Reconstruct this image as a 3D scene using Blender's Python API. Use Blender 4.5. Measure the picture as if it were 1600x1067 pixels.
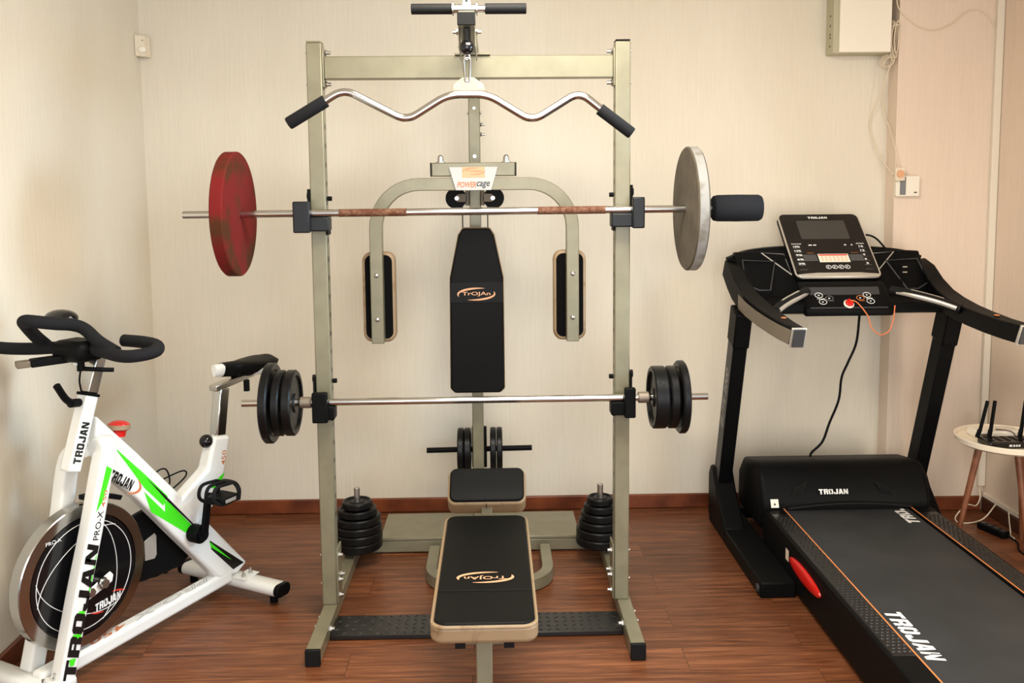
import bpy, bmesh, math, random
from mathutils import Vector, Matrix, Euler
from math import sin, cos, pi, radians, atan2, sqrt

# ------------------------------------------------------------------ reset
for o in list(bpy.data.objects):
    bpy.data.objects.remove(o, do_unlink=True)
SC = bpy.context.scene
COL = SC.collection
random.seed(7)

# ------------------------------------------------------------------ camera
# metres: X to the right along the back wall, Y away from the viewer, Z up.
# The front uprights of the rack stand at Y = 0.1, the back wall at Y = 1.22.
cam_d = bpy.data.cameras.new('camera')
cam = bpy.data.objects.new('camera', cam_d)
COL.objects.link(cam)
SC.camera = cam
PITCH, YAW, ROLL, FPX = radians(5.45), radians(1.15), 0.009, 1390.0
fw = Vector((sin(YAW)*cos(PITCH), cos(YAW)*cos(PITCH), -sin(PITCH)))
rt = Vector((cos(YAW), -sin(YAW), 0))
up = rt.cross(fw)
r2 = rt*cos(ROLL) - up*sin(ROLL)
u2 = up*cos(ROLL) + rt*sin(ROLL)
m = Matrix.Identity(4)
for i in range(3):
    m[i][0], m[i][1], m[i][2] = r2[i], u2[i], -fw[i]
m[0][3], m[1][3], m[2][3] = 0.085, -3.11, 1.6
cam.matrix_world = m
cam_d.sensor_fit = 'HORIZONTAL'
cam_d.sensor_width = 36.0
cam_d.lens = 36.0*FPX/1600.0
cam_d.shift_y = -(533.5-428.0)/1600.0
cam_d.clip_start = 0.05

# ------------------------------------------------------------------ view + world
SC.view_settings.view_transform = 'Standard'
SC.view_settings.look = 'None'
SC.view_settings.exposure = 0.5
SC.view_settings.gamma = 1.0
SC.view_settings.use_curve_mapping = False
W = bpy.data.worlds.new('daylight')
SC.world = W
W.use_nodes = True
bg = W.node_tree.nodes['Background']
bg.inputs[0].default_value = (0.86, 0.94, 1.0, 1)
bg.inputs[1].default_value = 0.75

def area(name, loc, target, sx, sy, power, color):
    d = bpy.data.lights.new(name, 'AREA')
    d.shape = 'RECTANGLE'; d.size = sx; d.size_y = sy
    d.energy = power; d.color = color
    o = bpy.data.objects.new(name, d); COL.objects.link(o)
    o.location = loc
    o.rotation_euler = (Vector(target)-Vector(loc)).to_track_quat('-Z', 'Y').to_euler()
    return o
# glazed door in the right wall beside the viewer: sky light falling in, and
# light thrown up by the ground outside
sky = area('door_sky_light', (2.42, -0.90, 1.75), (-1.58, 0.05, 0.60), 1.0, 0.9, 16, (0.48, 0.75, 1.0))
sky.data.spread = radians(95)
area('door_ground_light', (2.42, -1.0, 0.50), (-1.0, 1.0, 1.9), 0.9, 0.6, 16, (1.0, 0.92, 0.78))
# window in the wall behind the viewer
area('window_daylight', (0.2, -4.0, 1.6), (0.3, 1.2, 1.5), 2.2, 1.6, 43, (0.98, 0.99, 1.0))
# ceiling lamp of the room
area('ceiling_lamp_light', (0.3, -0.9, 2.58), (0.3, -0.7, 0.0), 0.9, 0.9, 44, (1.0, 0.94, 0.82))

# ------------------------------------------------------------------ materials
def lin(c):
    c /= 255.0
    return c/12.92 if c <= 0.04045 else ((c+0.055)/1.055)**2.4
def rgb(r, g, b): return (lin(r), lin(g), lin(b), 1)

class NT:
    def __init__(s, m): s.t = m.node_tree; s.b = s.t.nodes['Principled BSDF']
    def n(s, kind, **kw):
        o = s.t.nodes.new(kind)
        for k, v in kw.items():
            if k.startswith('i_'): o.inputs[int(k[2:])].default_value = v
            else: setattr(o, k, v)
        return o
    def l(s, a, ai, b, bi): s.t.links.new(a.outputs[ai], b.inputs[bi])

def mat(name, col, rough=0.5, metal=0.0, coat=0.0, spec=None, noise=None, bump=None):
    m = bpy.data.materials.new(name); m.use_nodes = True
    k = NT(m); b = k.b
    b.inputs['Base Color'].default_value = col
    b.inputs['Roughness'].default_value = rough
    b.inputs['Metallic'].default_value = metal
    if coat: b.inputs['Coat Weight'].default_value = coat
    if spec is not None: b.inputs['Specular IOR Level'].default_value = spec
    tc = None
    if noise or bump: tc = k.n('ShaderNodeTexCoord')
    if noise:   # (scale, second colour, lo, hi)
        sc, c2, lo, hi = noise
        nz = k.n('ShaderNodeTexNoise'); nz.inputs['Scale'].default_value = sc; nz.inputs['Detail'].default_value = 6
        k.l(tc, 'Object', nz, 'Vector')
        mr = k.n('ShaderNodeMapRange'); mr.inputs[1].default_value = lo; mr.inputs[2].default_value = hi
        k.l(nz, 'Fac', mr, 0)
        mx = k.n('ShaderNodeMix', data_type='RGBA'); mx.inputs[6].default_value = col; mx.inputs[7].default_value = c2
        k.l(mr, 0, mx, 0); k.l(mx, 2, b, 'Base Color')
    if bump:    # (scale, strength, distance)
        nz = k.n('ShaderNodeTexNoise'); nz.inputs['Scale'].default_value = bump[0]; nz.inputs['Detail'].default_value = 4
        k.l(tc, 'Object', nz, 'Vector')
        bp = k.n('ShaderNodeBump'); bp.inputs['Strength'].default_value = bump[1]; bp.inputs['Distance'].default_value = bump[2]
        k.l(nz, 'Fac', bp, 'Height'); k.l(bp, 'Normal', b, 'Normal')
    return m

def wall_mat(name, c1, c2):
    m = bpy.data.materials.new(name); m.use_nodes = True
    k = NT(m); k.b.inputs['Roughness'].default_value = 0.6
    k.b.inputs['Specular IOR Level'].default_value = 0.3
    tc = k.n('ShaderNodeTexCoord')
    mp = k.n('ShaderNodeMapping'); mp.inputs['Scale'].default_value = (95, 95, 5)
    k.l(tc, 'Object', mp, 'Vector')
    n1 = k.n('ShaderNodeTexNoise'); n1.inputs['Scale'].default_value = 1.0; n1.inputs['Detail'].default_value = 5; n1.inputs['Roughness'].default_value = 0.62
    k.l(mp, 0, n1, 'Vector')
    mp2 = k.n('ShaderNodeMapping'); mp2.inputs['Scale'].default_value = (2.2, 2.2, 0.9)
    k.l(tc, 'Object', mp2, 'Vector')
    n2 = k.n('ShaderNodeTexNoise'); n2.inputs['Scale'].default_value = 1.0; n2.inputs['Detail'].default_value = 3
    k.l(mp2, 0, n2, 'Vector')
    mr = k.n('ShaderNodeMapRange'); mr.inputs[1].default_value = 0.3; mr.inputs[2].default_value = 0.7
    k.l(n2, 'Fac', mr, 0)
    mx = k.n('ShaderNodeMix', data_type='RGBA'); mx.inputs[6].default_value = c1; mx.inputs[7].default_value = c2
    k.l(mr, 0, mx, 0)
    mx2 = k.n('ShaderNodeMix', data_type='RGBA', blend_type='MULTIPLY'); mx2.inputs[0].default_value = 1.0
    cr = k.n('ShaderNodeMapRange'); cr.inputs[1].default_value = 0.3; cr.inputs[2].default_value = 0.7; cr.inputs[3].default_value = 0.965; cr.inputs[4].default_value = 1.02
    k.l(n1, 'Fac', cr, 0)
    k.l(mx, 2, mx2, 6); k.l(cr, 0, mx2, 7)
    k.l(mx2, 2, k.b, 'Base Color')
    bp = k.n('ShaderNodeBump'); bp.inputs['Strength'].default_value = 0.35; bp.inputs['Distance'].default_value = 0.004
    k.l(n1, 'Fac', bp, 'Height'); k.l(bp, 'Normal', k.b, 'Normal')
    return m

def floor_mat():
    m = bpy.data.materials.new('wood_plank_floor'); m.use_nodes = True
    k = NT(m)
    tc = k.n('ShaderNodeTexCoord')
    br = k.n('ShaderNodeTexBrick', offset=0.37)
    br.inputs['Color1'].default_value = (0.0, 0.0, 0.0, 1); br.inputs['Color2'].default_value = (1, 1, 1, 1)
    br.inputs['Mortar'].default_value = (0.5, 0.5, 0.5, 1)
    br.inputs['Scale'].default_value = 1.0; br.inputs['Mortar Size'].default_value = 0.0012
    br.inputs['Brick Width'].default_value = 1.15; br.inputs['Row Height'].default_value = 0.152
    k.l(tc, 'Object', br, 'Vector')
    # grain, offset per plank
    add = k.n('ShaderNodeVectorMath', operation='MULTIPLY_ADD')
    k.l(br, 'Color', add, 0); add.inputs[1].default_value = (7.0, 3.0, 0); k.l(tc, 'Object', add, 2)
    mp = k.n('ShaderNodeMapping'); mp.inputs['Scale'].default_value = (2.0, 38, 1)
    k.l(add, 0, mp, 'Vector')
    n1 = k.n('ShaderNodeTexNoise'); n1.inputs['Scale'].default_value = 1.6; n1.inputs['Detail'].default_value = 8; n1.inputs['Roughness'].default_value = 0.66; n1.inputs['Distortion'].default_value = 0.6
    k.l(mp, 0, n1, 'Vector')
    mr = k.n('ShaderNodeMapRange'); mr.inputs[1].default_value = 0.3; mr.inputs[2].default_value = 0.72
    k.l(n1, 'Fac', mr, 0)
    ramp = k.n('ShaderNodeValToRGB')
    e = ramp.color_ramp.elements
    e[0].color = rgb(68, 36, 20); e[1].color = rgb(148, 94, 60)
    mid = e.new(0.5); mid.color = rgb(112, 66, 41)
    k.l(mr, 0, ramp, 0)
    hsv = k.n('ShaderNodeHueSaturation')
    v = k.n('ShaderNodeMapRange'); v.inputs[3].default_value = 0.80; v.inputs[4].default_value = 1.18
    k.l(br, 'Color', v, 0); k.l(v, 0, hsv, 'Value'); k.l(ramp, 0, hsv, 'Color')
    mx = k.n('ShaderNodeMix', data_type='RGBA'); mx.inputs[7].default_value = rgb(42, 22, 14)
    fm = k.n('ShaderNodeMath', operation='MULTIPLY'); fm.inputs[1].default_value = 0.7
    k.l(br, 'Fac', fm, 0); k.l(fm, 0, mx, 0); k.l(hsv, 0, mx, 6)
    k.l(mx, 2, k.b, 'Base Color')
    k.b.inputs['Roughness'].default_value = 0.34
    k.b.inputs['Specular IOR Level'].default_value = 0.3
    bp = k.n('ShaderNodeBump'); bp.inputs['Strength'].default_value = 0.18; bp.inputs['Distance'].default_value = 0.002
    k.l(n1, 'Fac', bp, 'Height'); k.l(bp, 'Normal', k.b, 'Normal')
    return m

M = dict(
    wall=wall_mat('cream_wall_paint', rgb(230, 221, 204), rgb(223, 213, 194)),
    wallpink=wall_mat('pinkish_cream_wall_paint', rgb(230, 211, 192), rgb(225, 205, 185)),
    floor=floor_mat(),
    ceiling=mat('ceiling_paint', rgb(240, 232, 215), 0.8),
    wood=mat('skirting_wood', rgb(128, 66, 36), 0.35, noise=(9, rgb(92, 44, 24), 0.35, 0.65)),
    darkwood=mat('dark_skirting_wood', rgb(70, 38, 24), 0.4),
    paint=mat('champagne_frame_paint', rgb(132, 126, 103), 0.38, 0.25, coat=0.12, noise=(14, rgb(123, 117, 95), 0.4, 0.7)),
    chrome=mat('chrome', (0.60, 0.59, 0.57, 1), 0.14, 1.0),
    wheelchrome=mat('flywheel_chrome', (0.40, 0.39, 0.37, 1), 0.16, 1.0),
    darksteel=mat('dark_hook_steel', (0.30, 0.28, 0.25, 1), 0.3, 1.0),
    steel=mat('brushed_steel', (0.58, 0.56, 0.52, 1), 0.3, 1.0),
    rust=mat('rusty_knurl', rgb(98, 56, 36), 0.75, 0.35, noise=(60, rgb(132, 96, 74), 0.4, 0.65), bump=(300, 0.4, 0.001)),
    dullsteel=mat('dull_steel', rgb(150, 138, 124), 0.55, 0.7),
    bolt=mat('zinc_bolt', (0.55, 0.54, 0.51, 1), 0.3, 1.0),
    hangersteel=mat('dark_hanger_steel', rgb(92, 82, 68), 0.45, 0.4),
    tabplate=mat('pale_plate_paint', rgb(158, 148, 126), 0.5),
    black=mat('black_plastic', (0.004, 0.004, 0.0042, 1), 0.48, spec=0.08),
    blackgloss=mat('black_gloss', (0.004, 0.004, 0.005, 1), 0.12),
    charcoal=mat('charcoal_plastic', rgb(52, 52, 54), 0.5),
    hook=mat('black_powder_coat', rgb(26, 27, 30), 0.4, spec=0.3),
    rubber=mat('black_rubber', rgb(17, 17, 18), 0.62, spec=0.2),
    treadplate=mat('black_tread_plate', (0.006, 0.006, 0.0065, 1), 0.3, spec=0.6),
    foam=mat('black_foam', rgb(30, 30, 32), 0.85, spec=0.15, bump=(500, 0.3, 0.001)),
    castiron=mat('black_cast_iron', (0.0045, 0.0045, 0.0047, 1), 0.36, spec=0.24, bump=(60, 0.25, 0.003)),
    vinyl=mat('black_vinyl', rgb(10, 10, 9), 0.5, spec=0.14, bump=(700, 0.12, 0.0006)),
    vinylseam=mat('black_vinyl_band', rgb(18, 18, 18), 0.45, spec=0.16),
    cream=mat('cream_vinyl', rgb(152, 128, 98), 0.5, noise=(22, rgb(124, 98, 68), 0.56, 0.72)),
    velvet=mat('black_fabric', (0.004, 0.004, 0.004, 1), 0.95, spec=0.1),
    red=mat('red_concrete_paint', rgb(112, 30, 29), 0.78, spec=0.12, noise=(9, rgb(76, 42, 24), 0.47, 0.62), bump=(50, 0.2, 0.002)),
    grey=mat('grey_concrete', rgb(88, 78, 64), 0.72, noise=(12, rgb(72, 62, 50), 0.4, 0.65), bump=(60, 0.2, 0.002)),
    greyrim=mat('grey_rim_paint', rgb(138, 134, 128), 0.5, noise=(16, rgb(112, 104, 92), 0.5, 0.65)),
    white=mat('white_gloss_paint', rgb(236, 236, 232), 0.22, coat=0.4),
    whitep=mat('white_plastic', rgb(238, 230, 214), 0.45),
    offwhite=mat('cream_plastic', rgb(226, 212, 188), 0.5),
    trunk=mat('white_cable_trunking', rgb(228, 218, 200), 0.5),
    metalbox=mat('white_enamel_cover', rgb(246, 238, 222), 0.4),
    boxside=mat('grey_green_enamel', rgb(186, 180, 152), 0.5),
    green=mat('lime_green_decal', rgb(70, 222, 34), 0.35),
    decalblack=mat('black_decal', (0.005, 0.005, 0.005, 1), 0.35),
    decalwhite=mat('white_print', rgb(238, 238, 236), 0.45),
    decalgrey=mat('grey_print', rgb(120, 120, 122), 0.5),
    decalpeach=mat('peach_gold_print', rgb(222, 166, 126), 0.45),
    decalorange=mat('orange_print', rgb(205, 120, 74), 0.45),
    decalred=mat('red_print', rgb(214, 52, 34), 0.45),
    signwhite=mat('white_sign_face', rgb(186, 185, 182), 0.35),
    redplastic=mat('red_plastic', rgb(206, 24, 18), 0.3),
    orange=mat('orange_stripe', rgb(222, 138, 80), 0.4),
    orangecord=mat('orange_cord', rgb(222, 120, 70), 0.5),
    belt=mat('running_belt', rgb(42, 44, 46), 0.55, spec=0.4, noise=(5, rgb(50, 51, 53), 0.4, 0.65), bump=(900, 0.12, 0.0006)),
    tread=mat('dark_tread_rail', rgb(20, 20, 21), 0.3, spec=0.6),
    greybrown=mat('bronze_grey_plastic', rgb(112, 100, 82), 0.4, 0.2),
    silver=mat('silver_plastic', rgb(205, 200, 190), 0.28, 0.55),
    screen=mat('grey_screen', rgb(62, 60, 58), 0.25),
    legwood=mat('walnut_table_leg', rgb(126, 76, 48), 0.45, noise=(18, rgb(104, 58, 36), 0.4, 0.65)),
    tabletop=mat('white_table_laminate', rgb(240, 226, 204), 0.4),
    cablew=mat('white_cable', rgb(222, 206, 180), 0.5),
)

# ------------------------------------------------------------------ mesh helpers
def V3(*a): return Vector(a)
class MB:
    def __init__(s): s.v = []; s.f = []; s.sm = []; s.cuts = []
    def cut(s): s.cuts.append((len(s.v), len(s.f))); return s
    def add(s, vs, fs, smooth=False):
        k = len(s.v); s.v += [tuple(v) for v in vs]
        for f in fs: s.f.append([i+k for i in f]); s.sm.append(smooth)
        return s
    def box(s, x0, x1, y0, y1, z0, z1):
        vs = [(x, y, z) for z in (z0, z1) for y in (y0, y1) for x in (x0, x1)]
        return s.add(vs, [(0, 2, 3, 1), (4, 5, 7, 6), (0, 1, 5, 4), (2, 6, 7, 3), (0, 4, 6, 2), (1, 3, 7, 5)])
    def bar(s, p, q, w, h, upv=(0, 0, 1)):
        """rectangular bar from p to q: w across, h along upv"""
        p, q = Vector(p), Vector(q); d = (q-p).normalized(); u = Vector(upv)
        side = d.cross(u).normalized(); u = side.cross(d).normalized()
        vs = []
        for c in (p, q):
            for a, b in ((-1, -1), (1, -1), (1, 1), (-1, 1)):
                vs.append(c+side*(a*w/2)+u*(b*h/2))
        return s.add(vs, [(0, 1, 2, 3)[::-1], (4, 5, 6, 7), (0, 1, 5, 4), (1, 2, 6, 5), (2, 3, 7, 6), (3, 0, 4, 7)])
    def sweep(s, path, prof, closed=False, smooth=True, upv=None, caps=True, scales=None, fixed=False):
        """sweep a closed 2-D profile along a path (parallel transport)"""
        P = [Vector(p) for p in path]; n = len(P); k = len(prof)
        T = []
        for i in range(n):
            a = P[(i-1) % n] if (closed or i > 0) else P[i]
            b = P[(i+1) % n] if (closed or i < n-1) else P[i]
            T.append((b-a).normalized())
        if upv is None:
            upv = Vector((0, 0, 1)) if abs(T[0].z) < 0.9 else Vector((1, 0, 0))
        u = (Vector(upv) - T[0]*T[0].dot(Vector(upv))).normalized()
        vs = []
        for i in range(n):
            if fixed: u = Vector(upv)
            u = (u - T[i]*T[i].dot(u)).normalized(); w = T[i].cross(u)
            sc = scales[i] if scales else 1.0
            for a, b in prof: vs.append(P[i]+w*(a*sc)+u*(b*sc))
        fs = []
        for i in range(n if closed else n-1):
            j = (i+1) % n
            for c in range(k):
                d = (c+1) % k
                fs.append((i*k+c, i*k+d, j*k+d, j*k+c))
        s.add(vs, fs, smooth)
        if caps and not closed:
            s.add(vs[:k], [tuple(range(k))[::-1]]); s.add(vs[-k:], [tuple(range(k))])
        return s
    def tube(s, path, r, seg=14, closed=False, caps=True, scales=None):
        return s.sweep(path, [(r*cos(2*pi*i/seg), r*sin(2*pi*i/seg)) for i in range(seg)], closed, True, None, caps, scales)
    def rectube(s, path, w, h, upv):
        return s.sweep(path, [(-w/2, -h/2), (w/2, -h/2), (w/2, h/2), (-w/2, h/2)], False, False, upv)
    def cyl(s, p, q, r, seg=24, r1=None):
        return s.tube([p, q], r, seg, scales=[1.0, (r1/r if r1 else 1.0)])
    def lathe(s, prof, c, axis, seg=48, sharp=True):
        """prof: closed loop list of (radius, along); axis vector"""
        c = Vector(c); a = Vector(axis).normalized()
        e = Vector((0, 0, 1)) if abs(a.z) < 0.9 else Vector((1, 0, 0))
        e1 = (e-a*a.dot(e)).normalized(); e2 = a.cross(e1)
        n = len(prof); vs = []
        for i in range(seg):
            t = 2*pi*i/seg; d = e1*cos(t)+e2*sin(t)
            for r, h in prof: vs.append(c+d*r+a*h)
        fs = []
        for i in range(seg):
            j = (i+1) % seg
            for k in range(n):
                l = (k+1) % n
                if prof[k][0] < 1e-9 and prof[l][0] < 1e-9: continue
                fs.append((i*n+k, i*n+l, j*n+l, j*n+k))
        return s.add(vs, fs, True)
    def prism(s, pts, ext):
        """pts: planar 3-D polygon, ext: extrusion vector"""
        P = [Vector(p) for p in pts]; e = Vector(ext); n = len(P)
        vs = P+[p+e for p in P]
        fs = [tuple(range(n))[::-1], tuple(range(n, 2*n))]+[(i, (i+1) % n, n+(i+1) % n, n+i) for i in range(n)]
        return s.add(vs, fs)
    def sphere(s, c, r, seg=20, rings=12, sc=(1, 1, 1)):
        vs = []; c = Vector(c)
        for i in range(rings+1):
            t = pi*i/rings
            for j in range(seg):
                p = 2*pi*j/seg
                vs.append(c+Vector((r*sc[0]*sin(t)*cos(p), r*sc[1]*sin(t)*sin(p), r*sc[2]*cos(t))))
        fs = []
        for i in range(rings):
            for j in range(seg):
                k = (j+1) % seg
                fs.append((i*seg+j, (i+1)*seg+j, (i+1)*seg+k, i*seg+k))
        return s.add(vs, fs, True)

def finish(o, bevel=0.0, seg=2, smooth_angle=35):
    if bevel:
        b = o.modifiers.new('bevel', 'BEVEL'); b.width = bevel; b.segments = seg
        b.limit_method = 'ANGLE'; b.angle_limit = radians(40); b.harden_normals = False

def build(name, mb, material, parent=None, bevel=0.0, seg=2, world=True, label=None):
    """one mesh object; world coordinates are turned into the root's local ones"""
    me = bpy.data.meshes.new(name)
    off = Vector((0, 0, 0))
    if parent is not None and world:
        r = parent
        while r is not None: off += r.location; r = r.parent
    me.from_pydata([tuple(Vector(v)-off) for v in mb.v], [], mb.f)
    bm = bmesh.new(); bm.from_mesh(me)
    bmesh.ops.remove_doubles(bm, verts=bm.verts, dist=1e-6)
    bmesh.ops.dissolve_degenerate(bm, edges=bm.edges, dist=1e-7)
    bmesh.ops.recalc_face_normals(bm, faces=bm.faces)
    for f in bm.faces: f.smooth = True
    for e in bm.edges:
        if len(e.link_faces) == 2 and e.calc_face_angle(0) > radians(38): e.smooth = False
    bm.to_mesh(me); bm.free()
    me.materials.append(material)
    o = bpy.data.objects.new(name, me); COL.objects.link(o)
    if parent is not None: o.parent = parent
    finish(o, bevel, seg)
    if label: o['label'] = label
    return o

def build_each(name, mb, material, parent=None, bevel=0.0, world=True):
    """every piece of a multi-piece builder as an object of its own (pieces start at mb.cuts)"""
    cuts = list(mb.cuts)+[(len(mb.v), len(mb.f))]
    for (v0, f0), (v1, f1) in zip(cuts[:-1], cuts[1:]):
        if f1 == f0: continue
        p = MB(); p.add(mb.v[v0:v1], [[i-v0 for i in f] for f in mb.f[f0:f1]])
        build(name, p, material, parent, bevel, world=world)
def thing(name, label, cat, loc, rz=0.0, group=None):
    o = bpy.data.objects.new(name, None); COL.objects.link(o)
    o.empty_display_size = 0.1
    o.location = loc; o.rotation_euler = (0, 0, rz)
    o['label'] = label; o['category'] = cat
    if group: o['group'] = group
    return o
def tag(o, label, cat, group=None):
    o['label'] = label; o['category'] = cat
    if group: o['group'] = group
    return o
def struct(name, mb, material, bevel=0.0):
    o = build(name, mb, material, None, bevel); o['kind'] = 'structure'; return o
def copy_thing(src, loc, label, group=None):
    c = src.copy(); COL.objects.link(c); c.location = loc; c['label'] = label
    if group: c['group'] = group
    for ch in list(src.children):
        d = ch.copy(); COL.objects.link(d); d.parent = c
        for g in ch.children:
            e = g.copy(); COL.objects.link(e); e.parent = d
    return c

_W, _T = 0.36, 0.24
GLYPH = {
 'T': [[(0, 1), (0, 1-_T), (1, 1-_T), (1, 1)], [(0.5-_W/2, 0), (0.5+_W/2, 0), (0.5+_W/2, 1-_T), (0.5-_W/2, 1-_T)]],
 'R': [[(0, 0), (_W, 0), (_W, 1), (0, 1)], [(_W, 1-_T), (1, 1-_T), (1, 0.90), (0.88, 1), (_W, 1)], [(1-_W, 0.58), (1, 0.58), (1, 1-_T), (1-_W, 1-_T)],
       [(_W, 0.36), (0.90, 0.40), (1, 0.50), (1, 0.58), (_W, 0.58)], [(1-_W, 0), (1, 0), (1, 0.26), (0.90, 0.40), (1-_W, 0.38)]],
 'O': [[(0, 0.14), (0.16, 0), (_W, 0), (_W, 1), (0.16, 1), (0, 0.86)], [(1-_W, 0), (0.84, 0), (1, 0.14), (1, 0.86), (0.84, 1), (1-_W, 1)], [(_W, 0), (1-_W, 0), (1-_W, _T), (_W, _T)], [(_W, 1-_T), (1-_W, 1-_T), (1-_W, 1), (_W, 1)]],
 'J': [[(1-_W, 0), (0.84, 0), (1, 0.14), (1, 1), (1-_W, 1)], [(0, 0.14), (0.16, 0), (_W, 0), (_W, 0.40), (0, 0.40)], [(_W, 0), (1-_W, 0), (1-_W, _T), (_W, _T)]],
 'A': [[(0, 0), (0.31, 0), (0.36, 0.18), (0.5, 0.18), (0.5, 0.40), (0.42, 0.40), (0.5, 0.74), (0.5, 1), (0.27, 1)], [(1, 0), (0.73, 1), (0.5, 1), (0.5, 0.74), (0.58, 0.40), (0.5, 0.40), (0.5, 0.18), (0.64, 0.18), (0.69, 0)]],
 'N': [[(0, 0), (0.27, 0), (0.27, 1), (0, 1)], [(0.73, 0), (1, 0), (1, 1), (0.73, 1)], [(0.27, 0.578), (0.27, 1), (0.36, 1), (0.73, 0.42), (0.73, 0), (0.64, 0)]],
}
def block_mesh(s, shear):
    vs, fs = [], []
    for i, ch in enumerate(s):
        for p in GLYPH[ch]:
            k = len(vs)
            vs += [Vector((i*1.14+x+shear*y, y, 0)) for x, y in p]
            fs.append(tuple(range(k, k+len(p))))
    return vs, fs
def text_mesh(s, shear=0.0, bold=0.0, outline=False):
    if not outline and set(s) <= set('TROJAN'):
        vs, fs = block_mesh(s, shear*1.4); w_ = len(s)*1.14-0.14+shear*1.4
        return [(v.x/w_-0.5, v.y-0.5) for v in vs], fs
    cu = bpy.data.curves.new('t', 'FONT'); cu.body = s
    cu.shear = shear; cu.offset = bold; cu.extrude = 0.0; cu.resolution_u = 3
    if outline: cu.fill_mode = 'NONE'; cu.bevel_depth = 0.012; cu.bevel_resolution = 0
    o = bpy.data.objects.new('t', cu); COL.objects.link(o)
    dg = bpy.context.evaluated_depsgraph_get(); dg.update()
    me = bpy.data.meshes.new_from_object(o.evaluated_get(dg))
    vs = [v.co.copy() for v in me.vertices]; fs = [tuple(p.vertices) for p in me.polygons]
    bpy.data.objects.remove(o, do_unlink=True); bpy.data.curves.remove(cu); bpy.data.meshes.remove(me)
    x0 = min(v.x for v in vs); x1 = max(v.x for v in vs); y0 = min(v.y for v in vs); y1 = max(v.y for v in vs)
    return [((v.x-(x0+x1)/2)/(x1-x0), (v.y-(y0+y1)/2)/(y1-y0)) for v in vs], fs
def lettering(s, c, r, n, w, h, material, parent, name='lettering', shear=0.0, bold=0.02, world=True, lift=0.0006, outline=False, warp=None):
    """printed letters centred on c, reading along r on a surface of normal n"""
    c, r, n = Vector(c), Vector(r).normalized(), Vector(n).normalized()
    u = n.cross(r)
    uv, fs = text_mesh(s, shear, bold, outline)
    mb = MB()
    mb.add([c+n*lift+r*(a*w)+u*(b*h) for a, b in uv], fs)
    o = build(name, mb, material, parent, world=world)
    return o
def patch(mb, c, r, n, poly, lift=0.0006):
    """flat printed polygon in the (r, n x r) plane"""
    c, r, n = Vector(c), Vector(r).normalized(), Vector(n).normalized(); u = n.cross(r)
    P = [c+n*lift+r*a+u*b for a, b in poly]
    return mb.add(P, [tuple(range(len(P)))])
def crescent(a, b, t0, t1, thick, n=24):
    """tapered arc on an ellipse: quads as polygon outline"""
    out, inn = [], []
    for i in range(n+1):
        k = i/n; t = t0+(t1-t0)*k; w = thick*sin(pi*k)**0.7
        out.append((a*cos(t), b*sin(t))); inn.append(((a-w*1.2)*cos(t), (b-w)*sin(t)))
    return out, inn
def crescent_mesh(mb, c, r, n, a, b, t0, t1, thick, lift=0.0007):
    c, r, n = Vector(c), Vector(r).normalized(), Vector(n).normalized(); u = n.cross(r)
    o, i = crescent(a, b, t0, t1, thick)
    vs = [c+n*lift+r*x+u*y for x, y in o]+[c+n*lift+r*x+u*y for x, y in i]
    k = len(o)
    return mb.add(vs, [(j, j+1, k+j+1, k+j) for j in range(k-1)])
def swoosh_logo(parent, c, r, n, w, h, world=True, m='decalpeach'):
    lettering('TrOJAn', c, r, n, w*0.74, h*0.36, M[m], parent, 'logo_lettering', bold=0.012, world=world)
    mb = MB()
    crescent_mesh(mb, c, r, n, w*0.5, h*0.5, radians(62), radians(205), h*0.16)
    crescent_mesh(mb, c, r, n, w*0.5, h*0.5, radians(-118), radians(25), h*0.16)
    build('logo_swoosh', mb, M[m], parent, world=world)

def smooth_path(pts, n=8):
    """Catmull-Rom through the points"""
    P = [Vector(p) for p in pts]; P = [P[0]*2-P[1]]+P+[P[-1]*2-P[-2]]
    out = []
    for i in range(1, len(P)-2):
        p0, p1, p2, p3 = P[i-1], P[i], P[i+1], P[i+2]
        for k in range(n):
            t = k/n
            out.append(0.5*((2*p1)+(p2-p0)*t+(2*p0-5*p1+4*p2-p3)*t*t+(3*p1-p0-3*p2+p3)*t**3))
    out.append(P[-2]); return out
def fillet_path(pts, rad, n=7):
    P = [Vector(p) for p in pts]; out = [P[0]]
    for i in range(1, len(P)-1):
        a, b, c = P[i-1], P[i], P[i+1]
        d1 = (a-b); d2 = (c-b); r = min(rad, d1.length*0.48, d2.length*0.48)
        s, e = b+d1.normalized()*r, b+d2.normalized()*r
        for k in range(n+1):
            t = k/n; out.append(s*(1-t)**2+b*2*t*(1-t)+e*t*t)
    out.append(P[-1]); return out
def bolt(mb, c, n, r=0.009, h=0.012):
    mb.cut()
    c = Vector(c); n = Vector(n).normalized()
    mb.cyl(c, c+n*h*0.45, r*1.25, 6)
    mb.cyl(c+n*h*0.45, c+n*h*1.3, r*0.7, 10)
    return mb

# ================================================================== SETTING
XL, XR, YB, YP, YF, ZC = -1.58, 2.49, 1.22, 1.12, -4.2, 2.62
struct('floor', MB().box(XL-0.1, XR+0.1, YF, YB+0.1, -0.06, 0.0), M['floor'])
struct('wall_back', MB().box(XL-0.1, 2.0, YB, YB+0.12, 0.0, ZC), M['wall'])
struct('wall_pier', MB().box(2.0, XR+0.1, YP, YB+0.12, 0.0, ZC), M['wallpink'])
struct('wall_left', MB().box(XL-0.1, XL, YF, YB, 0.0, ZC), M['wall'])
struct('wall_right', MB().box(XR, XR+0.1, YF, YP, 0.0, ZC), M['wallpink'])
struct('ceiling', MB().box(XL-0.1, XR+0.1, YF, YB+0.12, ZC, ZC+0.06), M['ceiling'])
def skirting(name, x0, x1, y0, y1, m):
    return struct(name, MB().box(x0, x1, y0, y1, 0.0, 0.072), m, 0.006)
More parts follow.
